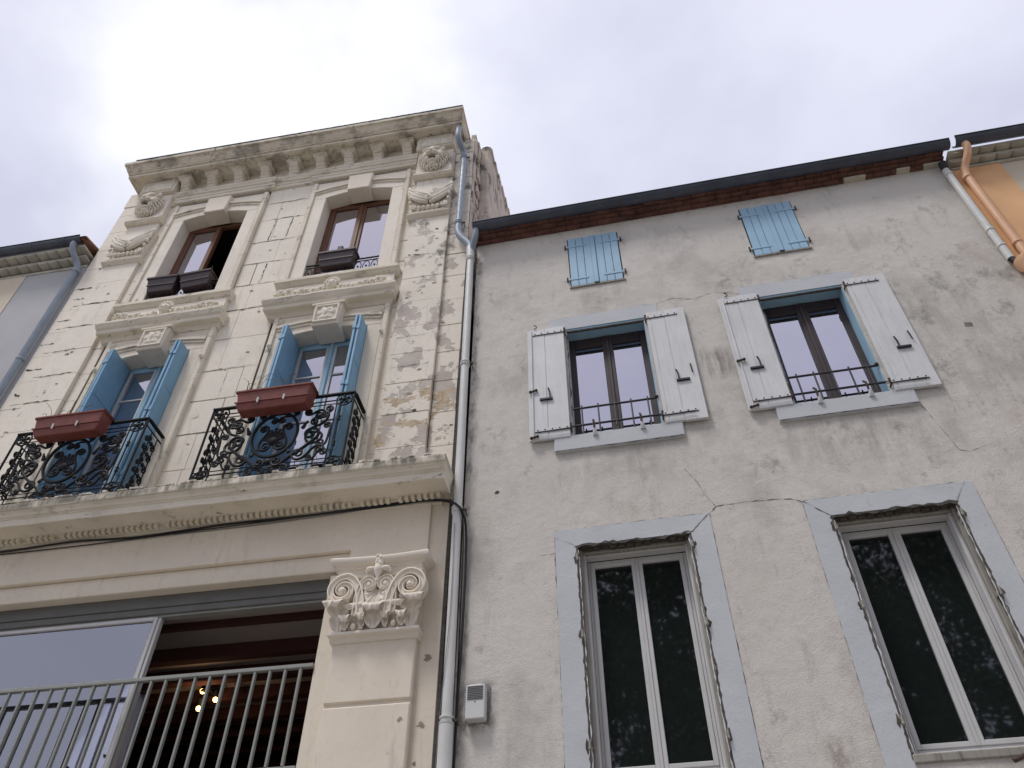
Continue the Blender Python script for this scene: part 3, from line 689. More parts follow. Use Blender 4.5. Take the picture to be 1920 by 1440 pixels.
# --- side of the house above the lower roof
sw = MB().box(-.14, -.055, .02, 7.5, 11.0, 15.06).build('side_wall', 'party_wall', HL)
rg = MB()
prof = [(.34, 11.0), (.34, 15.02), (.42, 15.15), (1.2, 15.5), (4.2, 16.6), (7.5, 15.5), (7.5, 11.0)]
rg.v += [(-.05, y, z) for y, z in prof] + [(.13, y, z) for y, z in prof]; nn = len(prof)
rg.f += [list(range(nn)), list(range(2 * nn - 1, nn - 1, -1))] + [[i, (i + 1) % nn, nn + (i + 1) % nn, nn + i] for i in range(nn)]
rg.build('party_wall', 'party_wall', HL, bevel=.03)
for k in range(9):
    y = .40 + k * .34; z = 15.10 + max(0, (y - .42)) * .40
    MB().tube([(.05, y, z), (.05, y + .4, z + .15)], [.12, .10], 10).build('ridge_tile', 'party_wall', sw, smooth=40)
for k in range(14):
    z = 11.9 + k * .235 + random.uniform(-.05, .05)
    MB().box(-.056, -.035 + random.uniform(0, .03), .05 + random.uniform(0, .2), .33, z, z + random.uniform(.10, .26)).build('rubble_stone', 'party_wall', sw, bevel=.02)
MB().box(XL, -.15, .3, 7.5, 15.0, 15.05).build('roof', 'roof_tile', HL)
MB().box(XL, XL + .3, .34, 7.5, 6.9, 15.0).box(XL, XR, 7.2, 7.5, 0, 15.0).build('outer_wall', 'pale_render', HL)

# --- balcony cornice
bal_prof = [(.09, 6.94), (.37, 6.94), (.37, 6.915), (.395, 6.915), (.40, 6.925), (.40, 7.00), (.41, 7.005), (.415, 7.02), (.43, 7.025), (.445, 7.06), (.455, 7.065), (.46, 7.08), (.475, 7.085), (.48, 7.10), (.48, 7.165), (.47, 7.18), (0, 7.19)]
bc = MB().cornice(-6.75, -.17, bal_prof, 0, .03, .3, .3, 40, .0025).build('balcony_cornice', 'cream_moulding', HL, bevel=.002)
MB().cornice(-6.75, -.17, [(.04, 6.86), (.06, 6.865), (.06, 6.89), (.09, 6.895), (.09, 6.945), (.0, 6.95)], 0, .03, .3, .3).build('bed_moulding', 'cream_moulding', bc)
dn = MB(); x = -6.7
while x < -.16: 
    if random.random() < .93: dn.box(x, x + .036, -.150, -.085, 6.886 + random.uniform(0, .004), 6.939)
    x += .07
dn = dn.build('dentil_row', 'cream_moulding', bc); dn['kind'] = 'stuff'
cb = MB()     # crumbling crust on the front lip
for k in range(90):
    x = random.uniform(-6.7, -.15); r = random.uniform(.02, .06)
    cb.box(x, x + r * 2, -.478, -.40, 7.178, 7.186 + random.uniform(.0, .035))
cb = cb.build('crumbling_crust', 'cream_moulding', bc, bevel=.004); cb['kind'] = 'stuff'
# frieze and lintel bands of the first floor
fz = MB().prism([(-6.45, 6.88), (-.27, 6.88), (-.27, 6.10), (-1.09, 6.10), (-1.09, 6.38), (-5.60, 6.38), (-5.60, 6.10), (-6.45, 6.10)], -.05, .3).build('frieze_band', 'cream_paint', HL, bevel=.006)
MB().box(-5.598, -1.092, .0, .3, 6.17, 6.377).build('lintel', 'cream_paint', fz, bevel=.008)
MB().box(-.27, XR, -.004, .3, 4.0, 6.9).build('edge_strip', 'cream_paint', fz, bevel=.004)
# lower wall piers
lw = MB().box(-1.28, -.268, 0, .3, 0, 6.12).box(-.27, XR, -.0035, .3, 0, 4.0).build('pier', 'cream_paint', HL)
MB().box(-6.6, -5.42, 0, .3, 0, 6.12).build('pier', 'cream_paint', HL)
MB().box(-5.42, -1.28, .05, .3, 0, 4.10).build('apron_wall', 'cream_paint', HL)
for xa, xb in ((-1.10, -.29), (-6.41, -5.60)):
    pl = MB().box(xa, xb, -.085, .01, 4.735, 5.31).build('pilaster', 'cream_paint', HL, bevel=.012)
    MB().box(xa, xb, -.085, .01, 0, 4.70).build('lower_drum', 'cream_paint', pl, bevel=.012)
    MB().box(xa + .005, xb - .005, -.062, .01, 4.695, 4.74).build('groove', 'cream_paint', pl)
for x, z, r in ((-.185, 5.13, .05), (-.20, 4.52, .045), (-.37, 4.55, .03), (-.23, 4.2, .025)):
    k = 11; MB().face([(x + r * random.uniform(.35, 1.2) * math.cos(2 * PI * q / k), -.087 if x < -.29 else -.0055, z + r * random.uniform(.3, .9) * math.sin(2 * PI * q / k)) for q in range(k)]).build('spall', 'spall_tan', lw)

# --- composite capital
def spiral(cx, cz, r, turns, s, a0, n=40, shrink=.16):
    """points from the outer end (angle a0) winding inwards, s=+1 counter-clockwise"""
    return [(cx + r * (1 - (1 - shrink) * (t / n) ** .85) * math.cos(a0 + s * 2 * PI * turns * t / n), cz + r * (1 - (1 - shrink) * (t / n) ** .85) * math.sin(a0 + s * 2 * PI * turns * t / n)) for t in range(n + 1)]
def leaf(mb, x, z0, hgt, wid, y0, out, lobes=5, lean=0):
    """acanthus leaf: rises, leans outwards and curls over; scalloped lobes either side of a rib"""
    nu, nv = 20, 30; b = len(mb.v)
    for j in range(nv + 1):
        t = j / nv
        if t < .75: q = t / .75; yy = y0 - out * q ** 2.4; zz = z0 + hgt * math.sin(q * PI / 2) ** .9
        else: a = (t - .75) / .25 * PI * .8; yy = y0 - out - .045 * math.sin(a); zz = z0 + hgt - .045 * (1 - math.cos(a)) * .9
        env = (.55 + .45 * math.sin(min(1, t / .7) * PI / 2)) * (1 - .55 * max(0, (t - .7) / .3) ** 1.5)
        ph = (t * lobes) % 1.0
        for i in range(nu + 1):
            u = i / nu * 2 - 1; au = abs(u)
            notch = 1 - .30 * (1 - math.sin(PI * ph)) ** 2 * (t < .95)
            wv = wid / 2 * env * (notch if au > .5 else 1)
            rib = .014 * math.exp(-(u / .12) ** 2); fold = .010 * math.cos(PI * 2 * (t * lobes - .5 * au)) * min(1, au * 2.2)
            mb.v.append((x + u * wv + lean * t * t, yy - rib - fold - .028 * au * au * (t < .75), zz + .02 * au * (1 - t)))
    w = nu + 1
    for j in range(nv):
        for i in range(nu): mb.f.append([b + j * w + i, b + j * w + i + 1, b + (j + 1) * w + i + 1, b + (j + 1) * w + i])
def ribbon(mb, pts, w0, w1, y, th):
    """flat band following points in x,z (half-widths w0..w1), standing proud of plane y"""
    n = len(pts); b = len(mb.v)
    for i, p in enumerate(pts):
        q = pts[min(i + 1, n - 1)]; o = pts[max(i - 1, 0)]; d = Vector((q[0] - o[0], q[1] - o[1])); d.normalize(); nn = Vector((-d.y, d.x)); w = w0 + (w1 - w0) * i / (n - 1)
        e = y - th * i / (n - 1) if False else y
        for s, yy in ((-1, e + .06), (-1, e - th), (-.62, e - th - .004), (-.5, e - th * .72), (.5, e - th * .72), (.62, e - th - .004), (1, e - th), (1, e + .06)):
            mb.v.append((p[0] + nn.x * w * s, yy, p[1] + nn.y * w * s))
    for i in range(n - 1):
        for k in range(7): mb.f.append([b + i * 8 + k, b + i * 8 + k + 1, b + (i + 1) * 8 + k + 1, b + (i + 1) * 8 + k])
    mb.f.append([b + k for k in range(8)]); mb.f.append([b + (n - 1) * 8 + k for k in reversed(range(8))])
def capital(dx):
    cp = MB().prism([(-.37, 5.36), (.37, 5.36), (.40, 6.0), (-.40, 6.0)], -.12, .02).build('capital', 'capital_paint', HL, bevel=.01, loc=(dx, 0, 0))
    P = cp
    MB().cornice(-.405, .405, [(.08, 5.30), (.10, 5.305), (.115, 5.32), (.12, 5.345), (.155, 5.352), (.165, 5.36), (.165, 5.39), (.12, 5.395)], 0, .02, .22, .22).build('astragal', 'capital_paint', P, bevel=.006)
    ab = MB()
    # abacus with gently hollowed front
    nx = 14
    prof = [(.12, 5.955), (.165, 5.96), (.17, 5.985), (.15, 5.99), (.16, 6.05), (.18, 6.055), (.185, 6.075), (.215, 6.085), (.235, 6.11), (.235, 6.145), (.215, 6.165), (.10, 6.17)]
    b = 0; rows = []
    for p, z in prof:
        hw = .395 + (p - .12) * .95
        rows.append([(-hw, .0, z)] + [(-hw + 2 * hw * k / nx, -p - .03 * (abs(k / nx * 2 - 1) ** 2) + .03 * .2, z) for k in range(nx + 1)] + [(hw, .0, z)])
    m = len(rows[0])
    for r in rows: ab.v += r
    for i in range(len(rows) - 1):
        for k in range(m - 1): ab.f.append([i * m + k, i * m + k + 1, (i + 1) * m + k + 1, (i + 1) * m + k])
    ab.f.append(list(range(m))[::-1]); ab.f.append([(len(rows) - 1) * m + k for k in range(m)])
    ab.build('abacus', 'capital_paint', P, smooth=40)
    for s in (-1, 1):
        # big corner volute: band rising from the middle, over and round
        sp = spiral(s * .335, 5.795, .15, 1.65, -s, PI / 2, 56, .16)
        rise = bez((s * .13, 5.52), (s * .14, 5.75), (s * .20, 5.945), (s * .335, 5.95), 14)[:-1]
        v = MB(); pts = [(p[0], p[1]) for p in rise] + sp
        ribbon(v, pts, .040, .016, -.16, .07)
        v.lathe((s * .335, -.10, 5.795), [(.15, 0), (.15, .05), (.10, .05), (.05, .06), (.038, .10), (.026, .14), (.008, .15)], (0, -1, 0), 24)
        v.build('volute', 'capital_paint', P, smooth=45)
        # inner volute
        sp = spiral(s * .085, 5.84, .075, 1.9, s, PI / 2, 46, .12)
        rise = bez((s * .185, 5.52), (s * .20, 5.75), (s * .17, 5.915), (s * .085, 5.915), 12)[:-1]
        v = MB(); ribbon(v, [(p[0], p[1]) for p in rise] + sp, .024, .009, -.165, .055)
        v.lathe((s * .085, -.12, 5.84), [(.07, 0), (.066, .05), (.03, .07), (.02, .10), (.006, .105)], (0, -1, 0), 18)
        v.build('inner_volute', 'capital_paint', P, smooth=45)
        v = MB(); leaf(v, s * .35, 5.39, .28, .25, -.145, .10, 4, s * .06); v.build('corner_leaf', 'capital_paint', P, smooth=70)
        v = MB(); leaf(v, s * .185, 5.39, .27, .33, -.13, .05, 5); v.build('broad_leaf', 'capital_paint', P, smooth=70)
        v = MB(); leaf(v, s * .275, 5.39, .14, .13, -.165, .03, 3); v.build('small_leaf', 'capital_paint', P, smooth=70)
        v = MB(); leaf(v, s * .115, 5.39, .15, .10, -.16, .03, 3); v.build('small_leaf', 'capital_paint', P, smooth=70)
        MB().sphere((s * .195, -.165, 5.43), .028, (1, 1, 1.2)).build('bud', 'capital_paint', P, smooth=60)
    v = MB(); leaf(v, 0, 5.39, .22, .25, -.16, .07, 4); v.build('middle_leaf', 'capital_paint', P, smooth=70)
    sh = MB()       # shell
    nr, na = 10, 28; b = len(sh.v)
    for j in range(nr + 1):
        for i in range(na + 1):
            a = PI + PI * i / na; r = .115 * j / nr
            sh.v.append((r * .85 * math.cos(a), -.17 - .045 * (j / nr) - .012 * math.cos(i / na * PI * 14) * j / nr, 5.80 + r * 1.55 * math.sin(a)))
    for j in range(nr):
        for i in range(na): sh.f.append([j * (na + 1) + i, j * (na + 1) + i + 1, (j + 1) * (na + 1) + i + 1, (j + 1) * (na + 1) + i])
    sh.tube([(.105 * math.cos(PI + PI * i / 20), -.20, 5.80 + .20 * math.sin(PI + PI * i / 20)) for i in range(21)], .019, 8)
    sh.build('shell', 'capital_paint', P, smooth=60)
    fl = MB().lathe((0, -.215, 5.87), [(.014, 0), (.022, .06), (.045, .10), (.05, .13), (.046, .15), (.04, .18), (.043, .22), (.03, .27), (.012, .30)], (0, 0, 1), 14)
    for s in (-1, 1): fl.sphere((s * .075, -.225, 6.00), .034, (1.5, 1, .85)); fl.sphere((s * .11, -.215, 5.985), .022, (1, 1, 1.3))
    for k in range(5): fl.sphere((.018 * math.cos(k * 2.2), -.245, 6.05 + k * .022), .018)
    fl.build('finial', 'capital_paint', P, smooth=50)
    return cp
c0 = capital(-.695)
c1 = tree_copy(c0, HL); c1.location = (-6.005, 0, 0)

# --- iron balconies
def cscroll(c1, r1, s1, c2, r2, s2, turns=1.35, k=.45, n=26):
    """S or C scroll between two spirals in panel coordinates"""
    c1 = Vector(c1); c2 = Vector(c2); d = (c2 - c1).normalized(); a = math.atan2(d.y, d.x)
    t1 = a - s1 * PI / 2; t2 = a - s2 * PI / 2
    A = spiral(c1.x, c1.y, r1, turns, -s1, t1, n, .25)[::-1]; B = spiral(c2.x, c2.y, r2, turns, s2, t2, n, .25)
    p1, p2 = Vector(A[-1]), Vector(B[0]); L = (p2 - p1).length * k
    mid = bez(tuple(p1), tuple(p1 + d * L), tuple(p2 - d * L), tuple(p2), 14)[1:-1]
    return A + mid + B
def balcony(xa, xb, zb=7.21, zt=8.35, yf=-.41):
    br = MB()
    br.box(xa - .012, xb + .012, yf - .022, yf + .022, zt - .014, zt + .012)
    br.box(xa - .022, xa + .022, yf + .022, .01, zt - .014, zt + .012); br.box(xb - .022, xb + .022, yf + .022, .01, zt - .014, zt + .012)
    R = br.build('balcony_railing', 'dark_iron', HL, bevel=.004)
    def bar(p, q, r=.010, nme='bar'): return MB().tube([p, q], r, 6).build(nme, 'dark_iron', R)
    for z in (zt - .10, zt - .155, zb + .02, zb + .10, zb + .155): bar((xa, yf, z), (xb, yf, z), .009 if z not in (zt - .155, zb + .155) else .007, 'rail')
    for x in (xa, xb):
        for z in (zt - .10, zb + .02, zb + .12): bar((x, yf, z), (x, .0, z), .009, 'rail')
    for x in (xa, xb): bar((x, yf, zb - .04), (x, yf, zt), .014, 'post')
    for x in (xa + .14, xb - .14, xa + .20, xb - .20): bar((x, yf, zb + .02), (x, yf, zt - .1), .008, 'upright')
    xc = (xa + xb) / 2; hw = (xb - xa) / 2 - .20; z0, z1 = zb + .155, zt - .155; H = z1 - z0
    def put(pts, r=.012, nme='scroll', tip=True):
        m = MB(); P3 = [(xc + p[0], yf, z0 + p[1]) for p in pts]; k = len(P3)
        rr = [r * 1.3 * (.65 + .35 * min(1, min(i, k - 1 - i) / (k * .25))) for i in range(k)]
        m.tube(P3, rr, 6)
        if tip:
            for e in (P3[0], P3[-1]): m.sphere(e, r * 1.7, nu=7, nv=5)
        m.build(nme, 'dark_iron', R, smooth=50)
    # central wreath and palmette
    ring = [(.27 * math.cos(t * PI / 24), H * .54 + .33 * math.sin(t * PI / 24)) for t in range(-16, 65)]
    put(ring, .015, 'wreath', False)
    for s in (-1, 1):
        put([(s * x, z) for x, z in cscroll((.085, H * .34), .075, 1, (.15, H * .66), .055, -1)], .012)
        put([(s * x, z) for x, z in cscroll((.05, H * .80), .045, -1, (.20, H * .93), .045, 1)], .010)
        put([(s * x, z) for x, z in cscroll((.10, .04), .07, 1, (.44, H * .48), .105, 1, 1.4, .6)], .014)
        put([(s * x, z) for x, z in cscroll((.50, H * .82), .075, 1, (.36, H * .90), .045, -1)], .012)
        put([(s * x, z) for x, z in cscroll((.56, H * .80), .055, -1, (.50, H * .42), .12, 1, 1.4, .6)], .012)
        put([(s * x, z) for x, z in cscroll((.34, H * .14), .085, 1, (.58, H * .18), .06, -1)], .012)
        put([(s * x, z) for x, z in cscroll((.20, -.075), .055, 1, (.06, -.085), .05, 1)], .010)
        put([(s * x, z) for x, z in cscroll((hw - .06, H * .60), .05, -1, (hw - .10, H * .30), .065, -1)], .011)
        put([(s * x, z) for x, z in cscroll((hw - .08, H * .92), .05, -1, (hw - .22, H * .70), .05, 1)], .010)
        put([(s * x, z) for x, z in cscroll((hw - .05, H * .12), .05, 1, (hw - .2, H * .05), .04, -1)], .010)
        for cz in (z0 - .078, z1 + .06):       # corner roundels
            cx = s * ((xb - xa) / 2 - .115)
            m = MB().tube([(xc + cx + .095 * math.cos(t * PI / 12), yf, cz + .095 * math.sin(t * PI / 12)) for t in range(24)], .010, 6, True)
            m.sphere((xc + cx, yf, cz), .03, (1, .8, 1))
            for q in range(5): m.sphere((xc + cx + .052 * math.cos(q * 1.257 + .4), yf, cz + .052 * math.sin(q * 1.257 + .4)), .022, (1, .7, 1), 7, 5)
            m.build('roundel', 'dark_iron', R, smooth=60)
        for zz in (z0 + H * .25, z0 + H * .72): MB().lathe((xc + s * ((xb - xa) / 2 - .14), yf, zz), [(.01, -.05), (.022, -.02), (.012, 0), (.022, .02), (.01, .05)], (0, 0, 1), 8).build('collar', 'dark_iron', R, smooth=50)
        for q in range(3):      # flat acanthus leaves
            x, z, a = ((.30, .12, .5), (.33, H * .62, 1.2), (.22, H * .20, 2.2))[q]
            m = MB()
            for e in range(4): m.sphere((xc + s * (x + .03 * e * math.cos(a)), yf, z0 + z + .03 * e * math.sin(a)), .030 - .005 * e, (1, .45, 1), 7, 5)
            m.build('iron_leaf', 'dark_iron', R, smooth=60)
    pm = MB()
    for q in range(-4, 5):
        a = PI / 2 + q * .30; L = .20 - .015 * abs(q)
        for e in range(5): t = (e + .6) / 5; pm.sphere((xc + L * t * math.cos(a), yf, z0 + H * .42 + L * t * math.sin(a)), .016 + .009 * math.sin(t * PI * .8), (1, .5, 1), 7, 5)
    pm.sphere((xc, yf, z0 + H * .42), .06, (1.2, .6, 1))
    pm.build('palmette', 'dark_iron', R, smooth=60)
    for zz, q in ((z0 + .05, .04), (z0 + H * .98, .045)): MB().sphere((xc, yf, zz), q, (1.2, .6, 1.1)).build('boss', 'dark_iron', R, smooth=60)
    for s, x in ((-1, xa), (1, xb)):      # short side panels
        for f in (.33, .66):
            bar((x, yf * f, zb + .02), (x, yf * f, zt - .1), .008, 'upright')
        for k in range(5):
            m = MB(); zc = z0 + H * (k + .5) / 5
            pts = cscroll((yf * .52 + .05, zc - .04), .045, 1, (yf * .52 - .05, zc + .04), .045, -1, 1.1)
            m.tube([(x, p[0], p[1]) for p in pts], .011, 6); m.sphere((x, yf * .5, zc), .028, (.6, 1, 1.2), 7, 5)
            m.build('side_scroll', 'dark_iron', R, smooth=50)
        m = MB()
        for k in range(7): m.sphere((x, yf * .75 + .02 * math.sin(k * 2), z0 + H * (k + .3) / 7), .028, (.6, 1, 1.7), 7, 5)
        m.build('leaf_drop', 'dark_iron', R, smooth=60)
    return R
balcony(-2.97, -1.21); balcony(-5.56, -3.82)

# --- recessed shopfront-style window of the first floor
lt = MB().box(-5.42, -1.28, .12, .26, 6.03, 6.172).build('lintel_profile', 'lintel_profile', HL, bevel=.006)
MB().box(-5.42, -1.28, .135, .25, 5.955, 6.03).build('track', 'lintel_profile', lt, bevel=.006)
MB().box(-5.42, -1.28, .16, .24, 5.93, 5.955).build('lower_track', 'grey_frame', lt)
sd = MB().box(-3.225, -3.185, .15, .21, 4.12, 5.93).box(-5.42, -3.225, .15, .21, 5.895, 5.93).box(-5.42, -3.225, .15, .21, 4.12, 4.20).build('sliding_window', 'white_frame', HL, bevel=.004)
MB().box(-3.183, -3.15, .165, .225, 4.12, 5.93).build('stile', 'white_frame', sd, bevel=.004)
MB().box(-5.42, -3.225, .175, .183, 4.20, 5.895).build('pane', 'glass_clear', sd)
gr = MB().box(-5.42, -1.282, -.03, .02, 5.135, 5.175).build('guard_railing', 'grey_rail', HL, bevel=.006)
MB().box(-5.42, -1.282, -.02, .012, 4.215, 4.25).build('bottom_rail', 'grey_rail', gr, bevel=.004)
b0 = MB().box(-.011, .011, -.024, .014, 4.25, 5.135).build('bar', 'grey_rail', gr, bevel=.003, loc=(-1.405, 0, 0))
for k in range(1, 27): again(b0, (-1.405 - .1495 * k, 0, 0))
# room behind it
rm = MB().box(-6.0, -.6, .27, 6.5, 6.15, 6.3).build('room', 'ceiling_paint', HL)
MB().box(-6.0, -.6, 6.4, 6.5, 2.5, 6.15).box(-.75, -.6, .31, 6.4, 2.5, 6.15).box(-6.0, -5.9, .31, 6.4, 2.5, 6.15).box(-6, -.6, .31, 6.5, 2.9, 3.0).build('room_wall', 'room_dark', rm)
for k in range(10): MB().box(-5.9, -.75, .66 + k * .53, .66 + k * .53 + (.13 if k else .07), 5.99 if k else 6.07, 6.149).build('ceiling_beam', 'beam_wood', rm, bevel=.01)

# --- downpipe in the corner
dpo = MB().tube(smoothline([(-.28, -.33, 14.72), (-.28, -.33, 14.45), (-.26, -.27, 14.33), (-.22, -.13, 14.22), (-.21, -.10, 14.08)], 6), .052, 12, cap=False)
dpo.tube([(-.21, -.10, 14.09), (-.21, -.10, 12.0)], .05, 12)
dpo.tube(smoothline([(-.21, -.10, 12.0), (-.205, -.10, 11.86), (-.15, -.10, 11.70), (-.06, -.10, 11.56), (-.01, -.10, 11.46), (0, -.10, 11.36)], 6), .053, 12)
DP = dpo.build('downpipe', 'zinc', HL, smooth=40)
MB().tube([(.0, -.10, 11.40), (.01, -.10, 11.12)], .058, 12).build('junction', 'pipe_grey', DP, smooth=40)
MB().tube(smoothline([(.10, -.235, 11.66), (.10, -.23, 11.58), (.085, -.20, 11.48), (.04, -.13, 11.38), (.01, -.10, 11.28)], 5), .045, 12).build('branch', 'zinc', DP, smooth=40)
MB().tube([(.01, -.10, 11.14), (.05, -.10, 4.44)], .048, 14).build('lower_pipe', 'pipe_grey', DP, smooth=40)
MB().tube([(.05, -.10, 4.46), (.05, -.10, 0)], .062, 14).build('foot_pipe', 'pipe_grey', DP, smooth=40)
for x, z, mt in ((-.21, 14.06, 'zinc'), (-.21, 12.10, 'zinc'), (.01, 11.12, 'pipe_grey'), (.024, 8.93, 'pipe_grey'), (.036, 6.70, 'pipe_grey'), (.049, 4.50, 'pipe_grey')):
    c = MB().lathe((x, -.10, z), [(.05, -.035), (.061, -.032), (.063, -.018), (.053, -.014), (.053, .012), (.063, .016), (.062, .03), (.05, .034)], (0, 0, 1), 16).build('collar', mt, DP, smooth=40)
    MB().box(x + .045, x + .10, -.11, -.09, z - .012, z + .012).tube([(x + .08, -.10, z), (x + .08, .0, z)], .006, 6).build('bracket', 'rusty_iron', c)
MB().box(-.078, -.045, -.002, .3, 4.0, 11.4).build('corner_gap', 'crack', HL)

# ================================================================= neighbours in the row
def scallops(root, nme, mat, x0, x1, z, y, w=.2, h=.075, proj=.12):
    k = int((x1 - x0) / w); t = MB()
    outp = [(w / 2 * .97 * math.cos(PI * q / 8), h * math.sin(PI * q / 8)) for q in range(9)]
    inp = [(x * .72, zz * .62) for x, zz in outp]
    t.prism([(p[0], -p[1]) for p in outp], -proj, .25)
    o = None
    for i in range(k):
        if o is None: o = t.build(nme, mat, root, loc=(x0 + w * (i + .5), y, z), smooth=40)
        else: again(o, (x0 + w * (i + .5), y, z))
def gutter(root, x0, x1, y, z, r, mat='gutter_dark', seams=()):
    t = MB(); prof = [(y + r * math.cos(a), z + r * math.sin(a)) for a in [PI + PI * k / 10 for k in range(11)]]
    prof = [(y - r - .012, z + .012), (y - r - .016, z)] + prof + [(y + r, z + .02), (y + r - .006, z + .02)] + [(yy * .0 + y + (yy - y) * .93, z + (zz - z) * .93) for yy, zz in prof[::-1]]
    t.profx(prof, x0, x1); g = t.build('gutter', mat, root, smooth=35)
    for x in seams:
        MB().profx([(y + (r + .006) * math.cos(a), z + (r + .006) * math.sin(a)) for a in [PI + PI * k / 10 for k in range(11)]], x, x + .035).build('seam', mat, g, smooth=35)
    return g
# left neighbour
HN = thing('grey_house', 'grey rendered house with pale scalloped eaves beyond the stone townhouse', 'house', LO, LROT)
MB().box(-22, -6.605, .0, 7, 0, 12.64).build('wall', 'cool_render', HN)
MB().box(-22, -7.72, -.012, .02, 0, 12.64).build('corner_band', 'pale_render', HN)
MB().box(-8.35, -7.95, -.02, .0, 10.5, 11.95).build('shutter', 'brown_wood', HN)
ev = MB().box(-22, -6.62, -.02, .3, 12.63, 12.68).build('eave_course', 'pale_tile', HN)
scallops(ev, 'eave_tile', 'pale_tile', -9.6, -6.62, 12.77, 0, .19, .035, .13)
MB().box(-22, -6.62, -.14, .3, 12.77, 12.80).build('eave_slab', 'pale_tile', ev, bevel=.008)
scallops(ev, 'eave_tile', 'pale_tile', -9.6, -6.62, 12.89, 0, .19, .035, .25)
MB().box(-22, -6.62, -.26, .3, 12.89, 12.93).build('eave_slab', 'pale_tile', ev, bevel=.008)
gutter(HN, -22, -6.68, -.30, 13.03, .085, seams=(-8.5, -7.6, -7.0))
rf = MB().face([(-22, -.36, 13.03), (-6.61, -.36, 13.03), (-6.61, 5, 14.4), (-22, 5, 14.4)]).face([(-22, -.36, 12.98), (-6.61, -.36, 12.98), (-6.61, 5, 14.35), (-22, 5, 14.35)]).build('roof', 'roof_tile', HN)
for k in range(12): MB().tube([(-6.70 - k * .2, -.28, 13.06), (-6.70 - k * .2, 4.5, 14.28)], .085, 8).build('roof_tile', 'roof_tile', rf, smooth=40)
pp = MB().tube(smoothline([(-6.80, -.30, 12.96), (-6.80, -.30, 12.88), (-6.78, -.24, 12.76), (-6.72, -.12, 12.62), (-6.70, -.08, 12.5)], 5) + [(-6.675, -.08, 0)], .05, 12).build('downpipe', 'zinc', HN, smooth=40)
for z in (12.42, 10.3, 8.3): MB().lathe((-6.69, -.08, z), [(.05, -.02), (.06, -.018), (.06, .018), (.05, .02)], (0, 0, 1), 14).build('collar', 'zinc', pp, smooth=40)
# right neighbour
HO = thing('orange_house', 'house with an orange corner band and cream wall past the grey house', 'house', RO, RROT)
MB().box(6.56, 20, .0, 7, 0, 11.40).build('wall', 'pale_render', HO)
MB().box(6.56, 7.17, -.014, .02, 0, 11.40).build('corner_band', 'orange_render', HO)
ev = MB().box(6.56, 20, -.03, .3, 11.40, 11.44).build('eave_course', 'cream_tile', HO)
scallops(ev, 'eave_tile', 'cream_tile', 6.56, 8.2, 11.50, 0, .2, .035, .10)
MB().box(6.56, 20, -.11, .3, 11.50, 11.535).build('eave_slab', 'cream_tile', ev, bevel=.008)
scallops(ev, 'eave_tile', 'cream_tile', 6.56, 8.2, 11.59, 0, .2, .035, .18)
MB().box(6.56, 20, -.19, .3, 11.59, 11.62).build('eave_slab', 'cream_tile', ev, bevel=.008)
gutter(HO, 6.66, 20, -.255, 11.71, .085, seams=(7.6,))
pp = MB().tube(smoothline([(6.78, -.25, 11.63), (6.78, -.25, 11.56), (6.75, -.20, 11.44), (6.68, -.10, 11.30), (6.65, -.075, 11.16)], 5) + [(6.63, -.075, 0)], .05, 12).build('downpipe', 'orange_pipe', HO, smooth=40)
for z in (11.1, 9.62): MB().lathe((6.64, -.075, z), [(.05, -.02), (.06, -.018), (.06, .018), (.05, .02)], (0, 0, 1), 14).build('collar', 'orange_pipe', pp, smooth=40)
MB().lathe((6.56, -.12, 9.24), [(.05, -.28), (.055, -.2), (.12, -.08), (.125, .0), (.11, .005), (.10, -.06)], (0, 0, 1), 18).build('hopper', 'orange_pipe', pp, smooth=40)

# ================================================================= RIGHT: grey rendered house
HR = thing('rendered_house', 'grey rendered house with white shutters and blue attic shutters', 'house', RO, RROT)
W2 = [(1.21, 2.20, 7.58, 9.40), (3.60, 4.585, 7.60, 9.45)]
W1 = [(1.16, 2.28, 3.95, 6.16), (3.575, 4.70, 3.95, 6.17)]
AT = [(1.32, 2.04, 10.21, 11.33), (3.73, 4.43, 10.235, 11.36)]
RW = wall(0, 6.56, 0, 11.56, W2 + W1 + AT, 0, .30).build('wall', 'grey_render', HR)
MB().box(0, 6.56, 6.9, 7, 0, 11.5).build('back_wall', 'grey_render', HR)
# eaves: bricks in stepped courses
ev = MB().box(0, 6.56, .02, .3, 11.55, 11.80).build('eave_cornice', 'eave_brick', HR)
for c, (z, y) in enumerate(((11.553, -.07), (11.597, -.13), (11.641, -.18))):
    bk = None; x = -.02 + (c % 2) * .11; w = .225
    while x < 6.52:
        x1 = min(x + w, 6.53)
        dz = random.uniform(-.003, .003); dy = random.uniform(-.008, .008)
        if random.random() < .05: dy += .02
        if bk is None or abs((x1 - x) - w) > 1e-6:
            o = MB().box(0, x1 - x - .006, 0, .2, 0, .041).build('brick', 'eave_brick', ev, bevel=.006, loc=(x, y + dy, z + dz))
            if bk is None: bk = o
        else: again(bk, (x, y + dy, z + dz))
        x = x1
for x, l in ((5.2, .3), (5.9, .18), (6.25, .25)): MB().box(x, x + l, -.083, .02, 11.548, 11.588).build('mortar_patch', 'cream_tile', ev, bevel=.01)
gutter(HR, -.01, 6.60, -.235, 11.715, .082, seams=(1.2, 2.9, 3.8, 4.7, 5.6))
MB().face([(0, -.25, 11.74), (6.56, -.25, 11.74), (6.56, 5, 13.2), (0, 5, 13.2)]).face([(0, -.2, 11.70), (6.56, -.2, 11.70), (6.56, 5, 13.1), (0, 5, 13.1)]).build('roof', 'roof_tile', HR)
